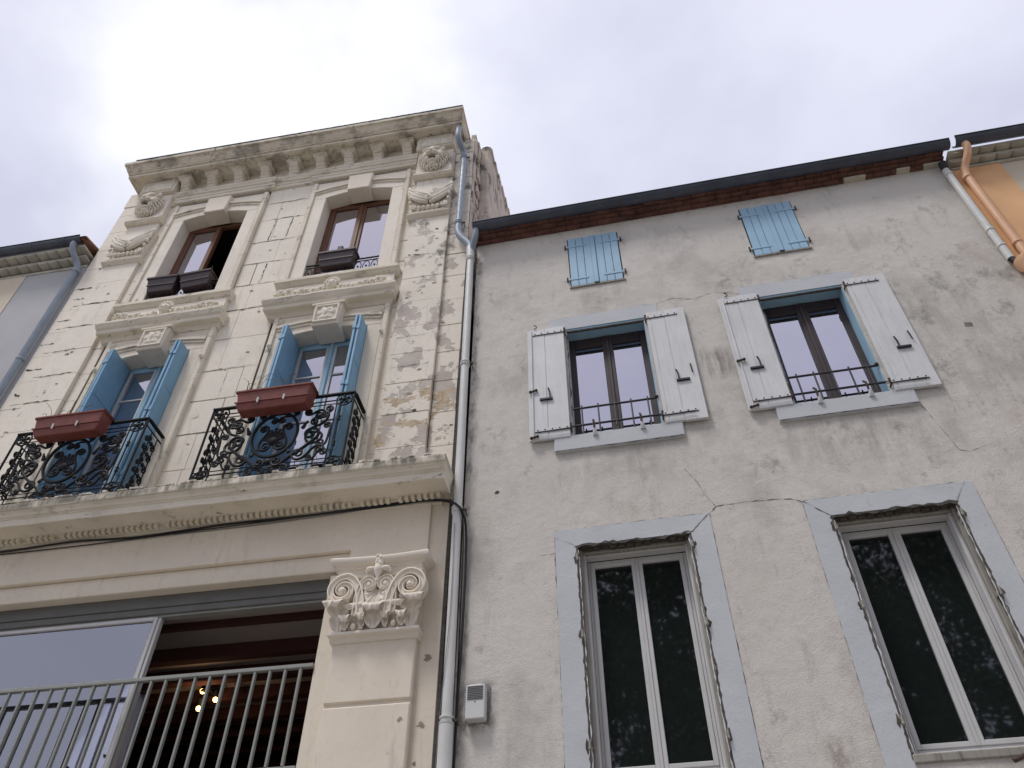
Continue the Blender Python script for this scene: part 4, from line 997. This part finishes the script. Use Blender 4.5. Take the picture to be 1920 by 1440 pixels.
# overflow pipe on the right
wp = MB().tube([(6.47, -.06, 11.40), (6.47, -.06, 9.36)], .045, 12).build('downpipe', 'pipe_grey', HR, smooth=40)
for z in (11.25, 9.95, 9.62): MB().lathe((6.47, -.06, z), [(.045, -.018), (.054, -.016), (.054, .016), (.045, .018)], (0, 0, 1), 14).build('collar', 'pipe_grey', wp, smooth=40)
MB().tube([(6.47, -.06, 9.37), (6.50, -.07, 9.28)], .04, 12).build('spout', 'cable_black', wp, smooth=40)
MB().tube([(6.47, -.06, 11.38), (6.46, -.10, 11.50)], .05, 12).build('outlet', 'cable_black', wp, smooth=40)
# cracks and marks on the render
for pts, w, mt in [([(2.38, 9.63), (2.59, 9.68), (2.84, 9.60), (3.08, 9.67), (3.29, 9.62), (3.40, 9.56)], .012, 'crack_soft'), ([(4.80, 7.41), (4.87, 7.09), (4.94, 6.75), (5.03, 6.72), (5.25, 6.78)], .011, 'crack_soft'),
                   ([(2.48, 6.35), (2.56, 6.43), (2.84, 6.44), (3.18, 6.43), (3.27, 6.41), (3.38, 6.36)], .013, 'crack'), ([(2.56, 6.43), (2.48, 6.60), (2.42, 6.79), (2.33, 6.95)], .009, 'crack_soft'),
                   ([(2.36, 9.62), (2.25, 9.45)], .008, 'crack_soft'), ([(.95, 6.10), (.80, 6.1)], .006, 'crack_soft')]:
    jag(pts, w, 0, .6, 12).build('crack', mt, RW)
MB().face([(.33, -.003, 6.93), (.36, -.003, 6.925), (.385, -.003, 6.945), (.37, -.003, 6.97), (.34, -.003, 6.965)]).build('plug_hole', 'crack', RW)
MB().face([(5.62, -.003, 8.42), (5.70, -.003, 8.41), (5.71, -.003, 8.47), (5.63, -.003, 8.49)]).build('plug_hole', 'crack_soft', RW)

# --- closed attic shutters
for a, b, z0, z1 in AT:
    xc = (a + b) / 2
    sh = MB().box(a + .012, b - .012, .012, .03, z0 + .02, z1 - .012).build('attic_shutter', 'cable_black', HR)
    half = xc - a - .045
    for s in (0, 1):
        base = a + .014 if s == 0 else xc + .033
        for k in range(3): MB().box(base + k * half / 3 + .0025, base + (k + 1) * half / 3 - .0025, -.016 - random.uniform(0, .002), .012, z0 + .022, z1 - .014).build('board', 'light_blue_board', sh, bevel=.004)
    MB().box(xc - .034, xc + .030, -.024, .012, z0 + .025, z1 - .01).build('cover_strip', 'light_blue_board', sh, bevel=.006)
    MB().box(xc + .008, xc + .026, -.03, -.02, z0 + .03, z1 - .02).build('batten', 'light_blue_board', sh, bevel=.003)
    for s in (-1, 1):
        for z in (z0 + .17, z1 - .21):
            x1, x2 = (a - .02, xc - .10) if s < 0 else (xc + .10, b + .02)
            st = MB().box(x1, x2, -.024, -.015, z - .019, z + .019).build('hinge_strap', 'light_blue_board', sh, bevel=.003)
            px = a - .03 if s < 0 else b + .03
            MB().tube([(px, -.02, z - .035), (px, -.02, z + .04)], .011, 8).box(px - .008, px + .008, -.02, .0, z - .035, z - .015).build('pintle', 'rusty_iron', st)
    MB().box(a - .01, b + .02, -.022, .03, z0 - .012, z0 + .018).build('ledge', 'old_timber', sh, bevel=.006)
    MB().box(xc - .03, xc + .03, -.035, -.02, z0 + .005, z0 + .03).build('bolt', 'cable_black', sh)

# --- second-floor windows with white shutters
def white_shutter(x0, x1, z0, z1, s, hook):
    """s=-1: hinged on its right edge (left-hand leaf); boards, ledges, straps, bar latch"""
    y = -.055; th = .032
    sh = MB().box(x0 + .004, x1 - .004, y + .004, y + th, z0 + .004, z1 - .004).build('shutter', 'white_board', HR)
    cuts = [x0, x0 + .045, x0 + .045 + (x1 - x0 - .045) * .42, x1] if s < 0 else [x0, x0 + .05, x0 + .05 + (x1 - x0 - .05) * .40, x1]
    for k, (p, q) in enumerate(zip(cuts[:-1], cuts[1:])):
        dy = (.012 if (s < 0 and k == 0) else 0) + random.uniform(0, .003)
        MB().box(p + .0022, q - .0022, y - .004 + dy, y + th + .004, z0 + random.uniform(-.004, .004), z1 + random.uniform(-.004, .004)).build('board', 'white_board', sh, bevel=.003)
    for z in (z0 + .13, z1 - .10):
        p, q = (x0 + .07, x1) if s < 0 else (x0 - .01, x1 - .09)
        st = MB().box(p, q, y - .012, y - .003, z - .02, z + .02).build('hinge_strap', 'white_board', sh, bevel=.003)
        MB().box(p, q, y - .013, y - .002, z - .025, z - .0202).build('strap_shadow', 'rusty_iron', st)  # dark strip painted as the strap's shadow along its lower edge
        for k in range(5): MB().sphere((p + (q - p) * (.08 + .21 * k), y - .014, z), .0085, nu=6, nv=4).build('rivet', 'cable_black', st)
        px = x1 + .012 if s < 0 else x0 - .012
        MB().tube([(px, y - .005, z - .04), (px, y - .005, z + .045)], .013, 8).tube([(px, y - .005, z - .03), (px, .0, z - .03)], .009, 6).build('pintle', 'rusty_iron', st)
    xm = (x0 + x1) / 2 + (-.02 if s < 0 else .05); zl = z0 + .60
    la = MB().box(xm - .075, xm + .075, y - .028, y - .004, zl - .016, zl + .016).build('latch', 'cable_black', sh, bevel=.004)
    MB().tube([(xm + .045 * -s, y - .02, zl), (xm + .045 * -s, y - .025, zl + .09), (xm + .03 * -s, y - .03, zl + .16)] if s < 0 else [(xm - .045, y - .02, zl), (xm - .045, y - .025, zl + .09), (xm - .06, y - .03, zl + .16)], .010, 6).build('latch_arm', 'cable_black', la)
    if s < 0:
        for zz in (z0 + .02, z0 + .74): MB().tube([(x0 + .03, y - .02, zz), (x0 + .10, y - .022, zz + .015)], .014, 6).sphere((x0 + .03, y - .02, zz), .02).sphere((x0 + .10, y - .022, zz + .015), .018).build('keeper', 'rusty_iron', sh)
        MB().tube([(x0 + .055, y - .015, z0 + .02), (x0 + .055, y - .015, z1 - .02)], .007, 6).build('espagnolette_rod', 'white_board', sh)
        MB().tube([(x0 + .09 + .035 * math.cos(t), y - .012, z1 + .035 + .035 * math.sin(t)) for t in [-1.6 + .35 * k for k in range(10)]], .006, 6).build('hook', 'rusty_iron', sh)
    else:
        MB().tube([(x1 - .07, y - .012, z0 + .84), (x1 - .065, y - .02, z0 + .70)], .008, 6).build('hook', 'rusty_iron', sh)
    p, q = (x1 - .34, x1 + .05) if s < 0 else (x0 - .06, x1 - .14)
    MB().tube([(p, y - .03, z0 + .085), (q, y - .03, z0 + .095)], .006, 6).sphere((p if s < 0 else q, y - .03, z0 + .085), .012).build('stay_rod', 'guard_iron', sh)
for i, (a, b, z0, z1) in enumerate(W2):
    xc = (a + b) / 2
    w = MB().box(a - .19, b + .18, -.006, .0, z1 - .005, z1 + .225).build('window', 'surround_paint', HR)
    sl = MB().box(a - .21, b + .21, -.045, .10, z0 - .215, z0 - .0).build('sill', 'surround_paint', w, bevel=.012)
    jag([(a - .21, z0 - .218), (b + .21, z0 - .218)], .016, -.047, .6, 40).build('sill_edge', 'crack', sl)
    jag([(a - .19, z1 + .226), (b + .18, z1 + .228)], .005, -.004, .6, 30).build('edge_crack', 'crack_soft', w)
    lin = MB()
    lin.box(a + .002, b - .002, .005, .06, z1 - .035, z1 + .0).box(a + .002, b - .002, .06, .22, z1 - .02, z1 + .0).build('lintel_soffit', 'sky_frame', w)
    MB().box(a + .002, b - .002, .001, .03, z1 - .055, z1 - .0351).build('rebate', 'crack', w)
    MB().box(a - .001, a + .012, .004, .22, z0, z1 - .02).build('reveal_lining', 'sky_frame' if i else 'surround_paint', w); MB().box(b - .012, b + .001, .004, .22, z0, z1 - .02).build('reveal_lining', 'sky_frame', w)
    jag([(a + .006, z0 + .2), (a + .01, z1 - .1)], .018, .004, .8, 30).build('flaked_edge', 'crack', w)
    fz0 = z0 + .0; fz1 = z1 - .0
    for q in ((a + .012, a + .085, fz0, fz1), (b - .085, b - .012, fz0, fz1), (a + .085, b - .085, fz1 - .17, fz1), (a + .085, b - .085, fz0, fz0 + .05)):
        MB().box(q[0], q[1], .19, .26, q[2], q[3]).build('frame', 'dark_wood', w, bevel=.005)
    MB().box(xc - .065, xc + .065, .175, .25, fz0, fz1 - .03).build('mullion', 'dark_wood', w, bevel=.008)
    MB().box(xc - .02, xc + .02, .160, .2, fz0, fz1 - .05).build('cover_strip', 'dark_wood', w, bevel=.006)
    for p, q in ((a + .085, xc - .065), (xc + .065, b - .085)):
        MB().box(p, q, .215, .221, fz0 + .05, fz1 - .17).build('pane', 'glass_upper', w)
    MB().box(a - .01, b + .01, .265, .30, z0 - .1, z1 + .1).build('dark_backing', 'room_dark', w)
    # low guard of crossed bars
    gd = MB().tube([(a + .02, .01, z0 + .43), (b - .02, .01, z0 + .43)], .013, 8).build('window_guard', 'guard_iron', HR)
    MB().tube([(a - .02, .01, z0 + .17), (b + .03, .01, z0 + .17)], .013, 8).build('lower_rail', 'guard_iron', gd)
    for k in range(5):
        x = a + .12 + k * (b - a - .24) / 4
        if k == 2: continue
        MB().tube([(x, .01, z0 + .47), (x, .01, z0 + .04)], .010, 6).build('bar', 'guard_iron', gd)
    MB().tube([(xc, .01, z0 + .47), (xc, .01, z0 + .1)], .010, 6).build('bar', 'guard_iron', gd)
    MB().sphere((b - .02, .0, z0 + .44), .024).build('knob', 'guard_iron', gd)
    for x in (a + .25, b - .22):
        MB().tube([(x, -.05, z0 + .0), (x - .005, -.062, z0 + .14), (x - .01, -.02, z0 + .2)], .013, 8).build('stay', 'rusty_iron', gd)
        MB().lathe((x, -.045, z0 - .05), [(.028, 0), (.03, .02), (.02, .05), (.014, .08)], (0, -.5, .8), 10).build('stay_foot', 'white_board', gd, smooth=40)
    white_shutter(a - .485, a - .02, z0 - .02, z1 + .02, -1, i); white_shutter(b + .025, b + .49, z0 - .02, z1 + .02, 1, i)

# --- tall first-floor windows
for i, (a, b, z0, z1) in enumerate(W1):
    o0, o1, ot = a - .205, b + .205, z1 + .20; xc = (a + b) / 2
    w = MB().prism([(o0, z0 - .6), (a, z0 - .6), (a + .004, (z0 + z1) / 2), (a, z1), (b, z1), (b - .004, (z0 + z1) / 2), (b, z0 - .6), (o1, z0 - .6), (o1, ot), (o0, ot)], -.008, .0).build('window', 'surround_paint', HR)
    for pts in ([(o0, z0 - .3), (o0, ot)], [(o1, z0 - .3), (o1, ot)]): jag(pts, .010, -.004, .8, 90, .0).build('edge_crack', 'crack' if i == 0 else 'crack_soft', w)
    jag([(o0, ot), (o1, ot)], .009, -.004, .8, 40).build('edge_crack', 'crack', w)
    jag([(o1, ot), (b, z1)] if i == 0 else [(o0, ot), (a, z1)], .012, -.009, .6, 16).build('crack', 'crack', w)
    jag([(o0, ot - .08), (a, z1)] if i == 0 else [(o1 - .06, ot), (b, z1)], .006, -.009, .6, 16).build('crack', 'crack_soft', w)
    # ragged rendered edge and old timber rebate
    for s, x in ((1, a), (-1, b)):
        m = MB(); z = z0 - .02
        while z < z1 - .03:
            h = random.uniform(.02, .08) if random.random() < .6 else random.uniform(.1, .3); q = random.uniform(.004, .014) if random.random() < .7 else random.uniform(.015, .034); x1_, x2_ = sorted((x - s * .012, x + s * q))
            m.box(x1_, x2_, -.004 + random.uniform(0, .012), .06, z, min(z + h, z1)); z += h
        m.build('ragged_edge', 'old_timber', w, bevel=.005)
        jag([(x + s * .006, z0 - .02), (x + s * .010, z1)], .030, -.006, .42, 110, .004).build('open_gap', 'crack', w)
        jag([(x + s * .022, z0), (x + s * .026, z1 - .05)], .016, -.003, .45, 90, .004).build('flaking_paint', 'white_board', w)
        x1_, x2_ = sorted((x + s * .003, x + s * .052)); MB().box(x1_, x2_, .055, .11, z0, z1).build('old_frame', 'old_timber', w, bevel=.01)
        x1_, x2_ = sorted((x + s * .003, x + s * .075)); MB().box(x1_, x2_, .11, .24, z0, z1).build('reveal_lining', 'white_frame', w, bevel=.008)
        for z in (z1 - .14, z1 - .95, z0 + .28):
            MB().tube([(x + s * .01, -.035, z - .03), (x + s * .01, -.035, z + .035)], .011, 8).sphere((x + s * .01, -.035, z - .03), .015).tube([(x + s * .01, -.03, z), (x + s * .03, .06, z)], .008, 6).build('pintle', 'old_timber', w, smooth=50)
            k = 9; MB().face([(x - s * .008 + .02 * random.uniform(.3, 1.3) * math.cos(2 * PI * q / k), -.0095, z + .06 * random.uniform(.3, 1.3) * math.sin(2 * PI * q / k)) for q in range(k)]).build('chipped_patch', 'joint', w)
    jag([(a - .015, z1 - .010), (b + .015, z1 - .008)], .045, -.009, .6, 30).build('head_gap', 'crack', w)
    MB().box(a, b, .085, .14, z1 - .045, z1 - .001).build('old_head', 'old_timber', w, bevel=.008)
    MB().box(a + .001, b - .001, -.002, .084, z1 - .012, z1 + .001).build('mortar_shade', 'joint', w, bevel=.003)  # dark sheet painting the shade under the head, where mortar is broken
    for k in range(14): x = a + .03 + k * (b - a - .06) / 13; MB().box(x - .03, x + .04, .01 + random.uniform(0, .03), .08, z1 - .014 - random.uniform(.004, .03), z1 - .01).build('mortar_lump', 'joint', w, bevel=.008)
    MB().box(a, b, .14, .24, z1 - .05, z1 - .002).build('head_lining', 'white_frame', w, bevel=.008)
    fz0, fz1 = z0 + .11, z1 - .055
    fa, fb = a + .075, b - .075
    for q in ((fa, fa + .03, fz0, fz1), (fb - .03, fb, fz0, fz1), (fa + .03, fb - .03, fz1 - .03, fz1), (fa + .03, fb - .03, fz0, fz0 + .03)):
        MB().box(q[0], q[1], .235, .30, q[2], q[3]).build('frame', 'white_frame', w, bevel=.004)
    for s, (p, q) in enumerate(((fa + .03, xc - .012), (xc + .012, fb - .03))):
        e = .042
        for r in ((p, p + e, fz0 + .03, fz1 - .03), (q - e, q, fz0 + .03, fz1 - .03), (p + e, q - e, fz1 - .03 - e, fz1 - .03), (p + e, q - e, fz0 + .03, fz0 + .03 + e)):
            MB().box(r[0], r[1], .225, .285, r[2], r[3]).build('sash', 'white_frame', w, bevel=.005)
        MB().box(p + e, q - e, .252, .258, fz0 + .03 + e, fz1 - .03 - e).build('pane', 'glass_dark', w)
    MB().box(xc - .014, xc + .014, .215, .28, fz0 + .03, fz1 - .03).build('mullion', 'white_frame', w, bevel=.004)
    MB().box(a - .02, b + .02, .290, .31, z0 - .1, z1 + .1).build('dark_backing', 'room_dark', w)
    MB().box(a - .0, b + .0, -.02, .24, z0 - .04, z0 + .03).build('sill', 'old_timber', w, bevel=.01)
    MB().box(a + .05, b - .05, .20, .26, z0 + .03, z0 + .11).build('frame_foot', 'white_frame', w, bevel=.006)
    MB().tube([(xc + .1, -.05, z0 - .08), (xc + .28, -.06, z0 - .02)], .018, 8).build('bolt', 'rusty_iron', w)

# ================================================================= separate small things
# red planters hooked on the balcony rails
def red_planter(xa, xb, label, plants):
    cx = (xa + xb) / 2; hw = (xb - xa) / 2
    t = thing('balcony_planter', label, 'planter', tuple(HL.matrix_world @ Vector((0, 0, 0))), 0, 'red planters on the iron balconies')
    t.location = (LO[0] + cx * math.cos(LROT) + .51 * math.sin(LROT), cx * math.sin(LROT) - .51 * math.cos(LROT), 8.07); t.rotation_euler = (math.radians(4), 0, LROT)
    def trough(m, z0, z1, w0, w1, d0, d1):
        for sgn in (0,):
            b = len(m.v)
            m.v += [(-w0, -d0, z0), (w0, -d0, z0), (w0, d0, z0), (-w0, d0, z0), (-w1, -d1, z1), (w1, -d1, z1), (w1, d1, z1), (-w1, d1, z1)]
            m.f += [[b + i for i in q] for q in ((0, 3, 2, 1), (0, 1, 5, 4), (1, 2, 6, 5), (2, 3, 7, 6), (3, 0, 4, 7), (4, 5, 6, 7))]
    m = MB(); trough(m, .07, .30, hw - .045, hw - .012, .085, .105); m.build('trough', 'terracotta_plastic', t, bevel=.012, seg=2)
    m = MB(); m.box(-hw, hw, -.118, -.095, .285, .315).box(-hw, hw, .095, .118, .285, .315).box(-hw, -hw + .024, -.095, .095, .285, .315).box(hw - .024, hw, -.095, .095, .285, .315).build('rim', 'terracotta_plastic', t, bevel=.006)
    m = MB(); trough(m, .03, .135, hw - .06, hw - .015, .075, .098); tr = m.build('tray', 'terracotta_plastic', t, bevel=.012, seg=2)
    MB().box(-hw + .01, hw - .01, -.110, -.095, .128, .146).build('tray_lip', 'terracotta_plastic', tr, bevel=.004)
    MB().box(-hw + .03, hw - .03, -.08, .08, .285, .30).build('soil', 'soil', t)
    for x in (-hw * .36, hw * .32): MB().box(x - .012, x + .012, -.118, -.105, .10, .175).build('clip', 'white_frame', t, bevel=.003)
    for k in range(plants):
        x = random.uniform(-hw * .9, hw * .3) if k % 3 else random.uniform(-hw * .95, -hw * .5); L = random.uniform(.15, .42); a = random.uniform(-.5, .5)
        MB().tube(smoothline([(x, .0, .29), (x + a * L * .3, -.02, .29 + L * .6), (x + a * L, random.uniform(-.08, .05), .29 + L * random.uniform(.6, 1))], 4), [.003] * 9, 4).build('dry_stem', 'dry_plant', t)
    return t
red_planter(-2.60, -1.66, 'red plastic planter with dry stems on the balcony nearest the downpipe', 16)
red_planter(-5.20, -4.28, 'red plastic planter on the balcony nearest the grey neighbouring house', 7)
def brown_planter(x, w, label, dy, tilt, extra=False):
    t = thing('window_planter', label, 'planter', (0, 0, 0), 0, 'brown planters on the top window sills')
    px, py = x, -.03 + dy
    t.location = (LO[0] + px * math.cos(LROT) - py * math.sin(LROT), px * math.sin(LROT) + py * math.cos(LROT), 11.50); t.rotation_euler = (math.radians(6), tilt, LROT); t.scale = (.95, 1, 1.06)
    m = MB(); b = 0; hw = w / 2
    m.v += [(-hw + .05, -.07, 0), (hw - .05, -.07, 0), (hw - .05, .07, 0), (-hw + .05, .07, 0), (-hw + .01, -.10, .25), (hw - .01, -.10, .25), (hw - .01, .10, .25), (-hw + .01, .10, .25)]
    m.f += [list(q) for q in ((0, 3, 2, 1), (0, 1, 5, 4), (1, 2, 6, 5), (2, 3, 7, 6), (3, 0, 4, 7), (4, 5, 6, 7))]
    m.build('trough', 'brown_plastic', t, bevel=.012, seg=2)
    MB().box(-hw, hw, -.115, -.095, .235, .275).box(-hw, hw, .095, .115, .235, .275).box(-hw, -hw + .02, -.095, .095, .235, .275).box(hw - .02, hw, -.095, .095, .235, .275).build('rim', 'brown_plastic', t, bevel=.005)
    MB().profx([(-.089, .10), (-.098, .105), (-.098, .12), (-.09, .125)], -hw + .03, hw - .03).build('ridge', 'brown_plastic', t)
    if extra:
        MB().box(-.03, .06, -.04, .04, .34, .43).build('small_lamp', 'cable_black', t, bevel=.01); MB().tube([(.015, 0, .25), (.015, 0, .35)], .008, 6).build('lamp_stem', 'cable_black', t)
    for k in range(4):
        x = random.uniform(-hw * .7, hw * .7); L = random.uniform(.08, .22)
        MB().tube([(x, 0, .24), (x + random.uniform(-.05, .05), 0, .24 + L)], .003, 4).build('dry_stem', 'dry_plant', t)
brown_planter(-2.07, .62, 'dark brown planter with a small black lamp on the right top-floor sill', 0, 0, True)
brown_planter(-4.90, .55, 'left one of the two dark brown planters on one top-floor sill', 0, .03)
brown_planter(-4.33, .55, 'right one of the two dark brown planters, in front of the open leaf', 0, -.06)

# alarm or ventilation box
al = thing('alarm_box', 'white ribbed alarm box on grey wall beside the downpipe', 'alarm box', RO, RROT)
MB().prism([(.135, 4.50), (.295, 4.50), (.30, 4.52), (.30, 4.79), (.29, 4.80), (.14, 4.80), (.13, 4.79), (.13, 4.52)], -.10, .0).build('casing', 'alarm_white', al, bevel=.012, seg=2)
for k in range(8): MB().box(.146, .284, -.105, -.098, 4.665 + k * .0155, 4.673 + k * .0155).build('slot', 'alarm_slot', al)
MB().sphere((.215, -.10, 4.645), .006).build('indicator', 'alarm_slot', al)
MB().face([(.105, -.003, 4.56), (.32, -.003, 4.47), (.335, -.003, 4.80), (.30, -.003, 4.84), (.11, -.003, 4.80)]).build('grime', 'crack_soft', al)
MB().tube(smoothline([(.14, -.05, 4.51), (.12, -.03, 4.47), (.10, -.01, 4.44)], 4), .005, 6).build('lead', 'cable_grey', al)

# cables
def cable(pts, r, mat, label, n=8):
    P = [(LO[0] + x * math.cos(LROT) - y * math.sin(LROT), x * math.sin(LROT) + y * math.cos(LROT), z) for x, y, z in smoothline(pts, n)]
    return tag(MB().tube(P, r, 6).build('cable', mat, smooth=60), label, 'cable', 'cables along the balcony cornice')
cable([(-6.6, -.065, 6.84), (-5.3, -.07, 6.83), (-4.4, -.075, 6.86), (-3.6, -.07, 6.83), (-2.6, -.07, 6.87), (-1.6, -.075, 6.865), (-.9, -.08, 6.89), (-.4, -.08, 6.90), (-.12, -.09, 6.86), (.0, -.16, 6.76), (.09, -.16, 6.66), (.13, -.08, 6.5), (.14, -.05, 6.0), (.135, -.05, 5.2), (.12, -.05, 4.4), (.12, -.05, 3)], .013, 'cable_black', 'thick black cable under the balcony cornice turning down beside the pipe')
cable([(-6.6, -.06, 6.80), (-4.4, -.065, 6.80), (-3.2, -.07, 6.82), (-2.0, -.075, 6.85), (-.9, -.075, 6.87), (-.3, -.08, 6.88), (-.05, -.12, 6.80), (.06, -.17, 6.70), (.11, -.10, 6.45), (.11, -.05, 5.6), (.115, -.05, 4.6), (.11, -.05, 3)], .007, 'cable_black', 'thin black cable sagging below the thick one under the balcony cornice')
cable([(-3.2, -.06, 6.815), (-2.2, -.06, 6.825), (-1.2, -.062, 6.86), (-.4, -.07, 6.89), (-.06, -.10, 6.83)], .005, 'cable_grey', 'thin grey wire beside the black cables under the balcony cornice')
cable([(.03, -.16, 6.5), (.04, -.158, 5.6), (.02, -.155, 5.0), (-.02, -.09, 4.4), (-.04, -.04, 3.9)], .004, 'cable_grey', 'thin grey wire running down the front of the lower downpipe')

# lit spot lamp and curtain inside the first-floor room
def lpos(x, y, z): return (LO[0] + x * math.cos(LROT) - y * math.sin(LROT), x * math.sin(LROT) + y * math.cos(LROT), z)
lp = thing('ceiling_lamp', 'lit ceiling lamp with three warm spots seen through the railing', 'lamp', lpos(-3.5, 2.0, 5.99), LROT)
MB().lathe((0, 0, 0), [(.09, -.02), (.09, 0), (.02, .0)], (0, 0, 1), 16).tube([(0, 0, 0), (0, 0, -.06)], .012, 8).build('base', 'dark_iron', lp, smooth=40)
for k, (x, y, z) in enumerate(((-.06, .0, .02), (.14, .0, -.10), (-.08, .05, -.17))):
    MB().lathe((x, y, z), [(.03, .10), (.035, .02), (.05, -.01)], (0, -.3, 1), 12).build('spot_shade', 'dark_iron', lp, smooth=40)
    MB().sphere((x, y - .02, z - .02), .032).build('bulb', 'bulb', lp, smooth=60)
pl = bpy.data.lights.new('lamp_light', 'POINT'); pl.energy = 2.5; pl.color = (1, .62, .3); pl.shadow_soft_size = .06
po = bpy.data.objects.new('lamp_light', pl); COL.objects.link(po); po.parent = lp; po.location = (.03, -.15, -.2)
cu = thing('curtain', 'pale curtain hanging behind the sliding glass', 'curtain', LO, LROT)
def cloth(x0, x1, nme, mat):
    m = MB(); nx, nz = int((x1 - x0) * 60), 4; b = len(m.v)
    for j in range(nz + 1):
        for i in range(nx + 1):
            x = x0 + (x1 - x0) * i / nx
            m.v.append((x, .62 + .035 * math.sin(x * 46) * (.6 + .4 * j / nz) + .015 * math.sin(x * 17), 3.1 + (5.33 - 3.1) * j / nz))
    for j in range(nz):
        for i in range(nx): m.f.append([b + j * (nx + 1) + i, b + j * (nx + 1) + i + 1, b + (j + 1) * (nx + 1) + i + 1, b + (j + 1) * (nx + 1) + i])
    o = m.build(nme, mat, cu, smooth=60); sm = o.modifiers.new('thick', 'SOLIDIFY'); sm.thickness = .003; return o
cloth(-5.6, -4.62, 'panel', 'curtain_cloth'); cloth(-4.62, -4.38, 'panel', 'curtain_lamplit'); cloth(-4.38, -3.35, 'panel', 'curtain_cloth')
MB().tube([(-5.7, .60, 5.34), (-3.3, .60, 5.34)], .016, 10).build('rod', 'beam_wood', cu, smooth=60)
# trees across the street, seen mirrored in the tall panes
def tree(x, y, h, r, seed, label):
    rnd = random.Random(seed); t = thing('street_tree', label, 'tree', (x, y, 0), 0, 'trees mirrored in the window panes')
    m = MB(); top = h * .62
    m.tube([(0, 0, -.1), (.05, 0, h * .2), (-.05, .05, h * .4), (0, 0, top)], [.34, .27, .21, .12], 12)
    tips = []
    for k in range(12):
        a = rnd.uniform(0, 2 * PI); z = h * rnd.uniform(.28, .6); L = r * rnd.uniform(.6, .95); e = rnd.uniform(.3, .9)
        p = [(0, 0, z), (L * .4 * math.cos(a), L * .4 * math.sin(a), z + L * .35 * e), (L * math.cos(a), L * math.sin(a), z + L * e * .9)]
        m.tube(smoothline(p, 4), [.10, .09, .08, .07, .06, .05, .04, .03, .02], 7); tips.append(p[2]); tips.append(p[1])
    m.build('trunk', 'bark', t, smooth=50)
    c = MB(); cz = h * .62; cl = []
    for k in range(340):
        while True:
            p = Vector((rnd.uniform(-1, 1), rnd.uniform(-1, 1), rnd.uniform(-1, 1)))
            if p.length < 1 and p.length > .25: break
        cl.append((p.x * r, p.y * r, cz + p.z * h * .38))
    for q in cl + tips:
        s = rnd.uniform(.45, .95)
        for k in range(190):
            d = Vector((rnd.gauss(0, 1), rnd.gauss(0, 1), rnd.gauss(0, .8))) * s * .55; a = rnd.uniform(.07, .13)
            u = Vector((rnd.gauss(0, 1), rnd.gauss(0, 1), rnd.gauss(0, 1))).normalized(); v = u.orthogonal().normalized(); o = Vector(q) + d
            c.v += [tuple(o - u * a), tuple(o + v * a * .6), tuple(o + u * a), tuple(o - v * a * .6)]; b = len(c.v); c.f.append([b - 4, b - 3, b - 2, b - 1])
    me = bpy.data.meshes.new('crown'); me.from_pydata(c.v, [], c.f); me.materials.append(M['leaf'])
    o = bpy.data.objects.new('crown', me); COL.objects.link(o); o.parent = t
tree(1.2, -16.0, 18.5, 5.4, 3, 'leafy tree across the road mirrored in the tall window nearer the downpipe')
tree(9.3, -16.5, 18.5, 5.4, 4, 'leafy tree across the road mirrored in the tall window farther from the downpipe')
tree(-13.5, -14.5, 9.5, 3.4, 5, 'lower leafy tree across the road mirrored in the sliding glass')
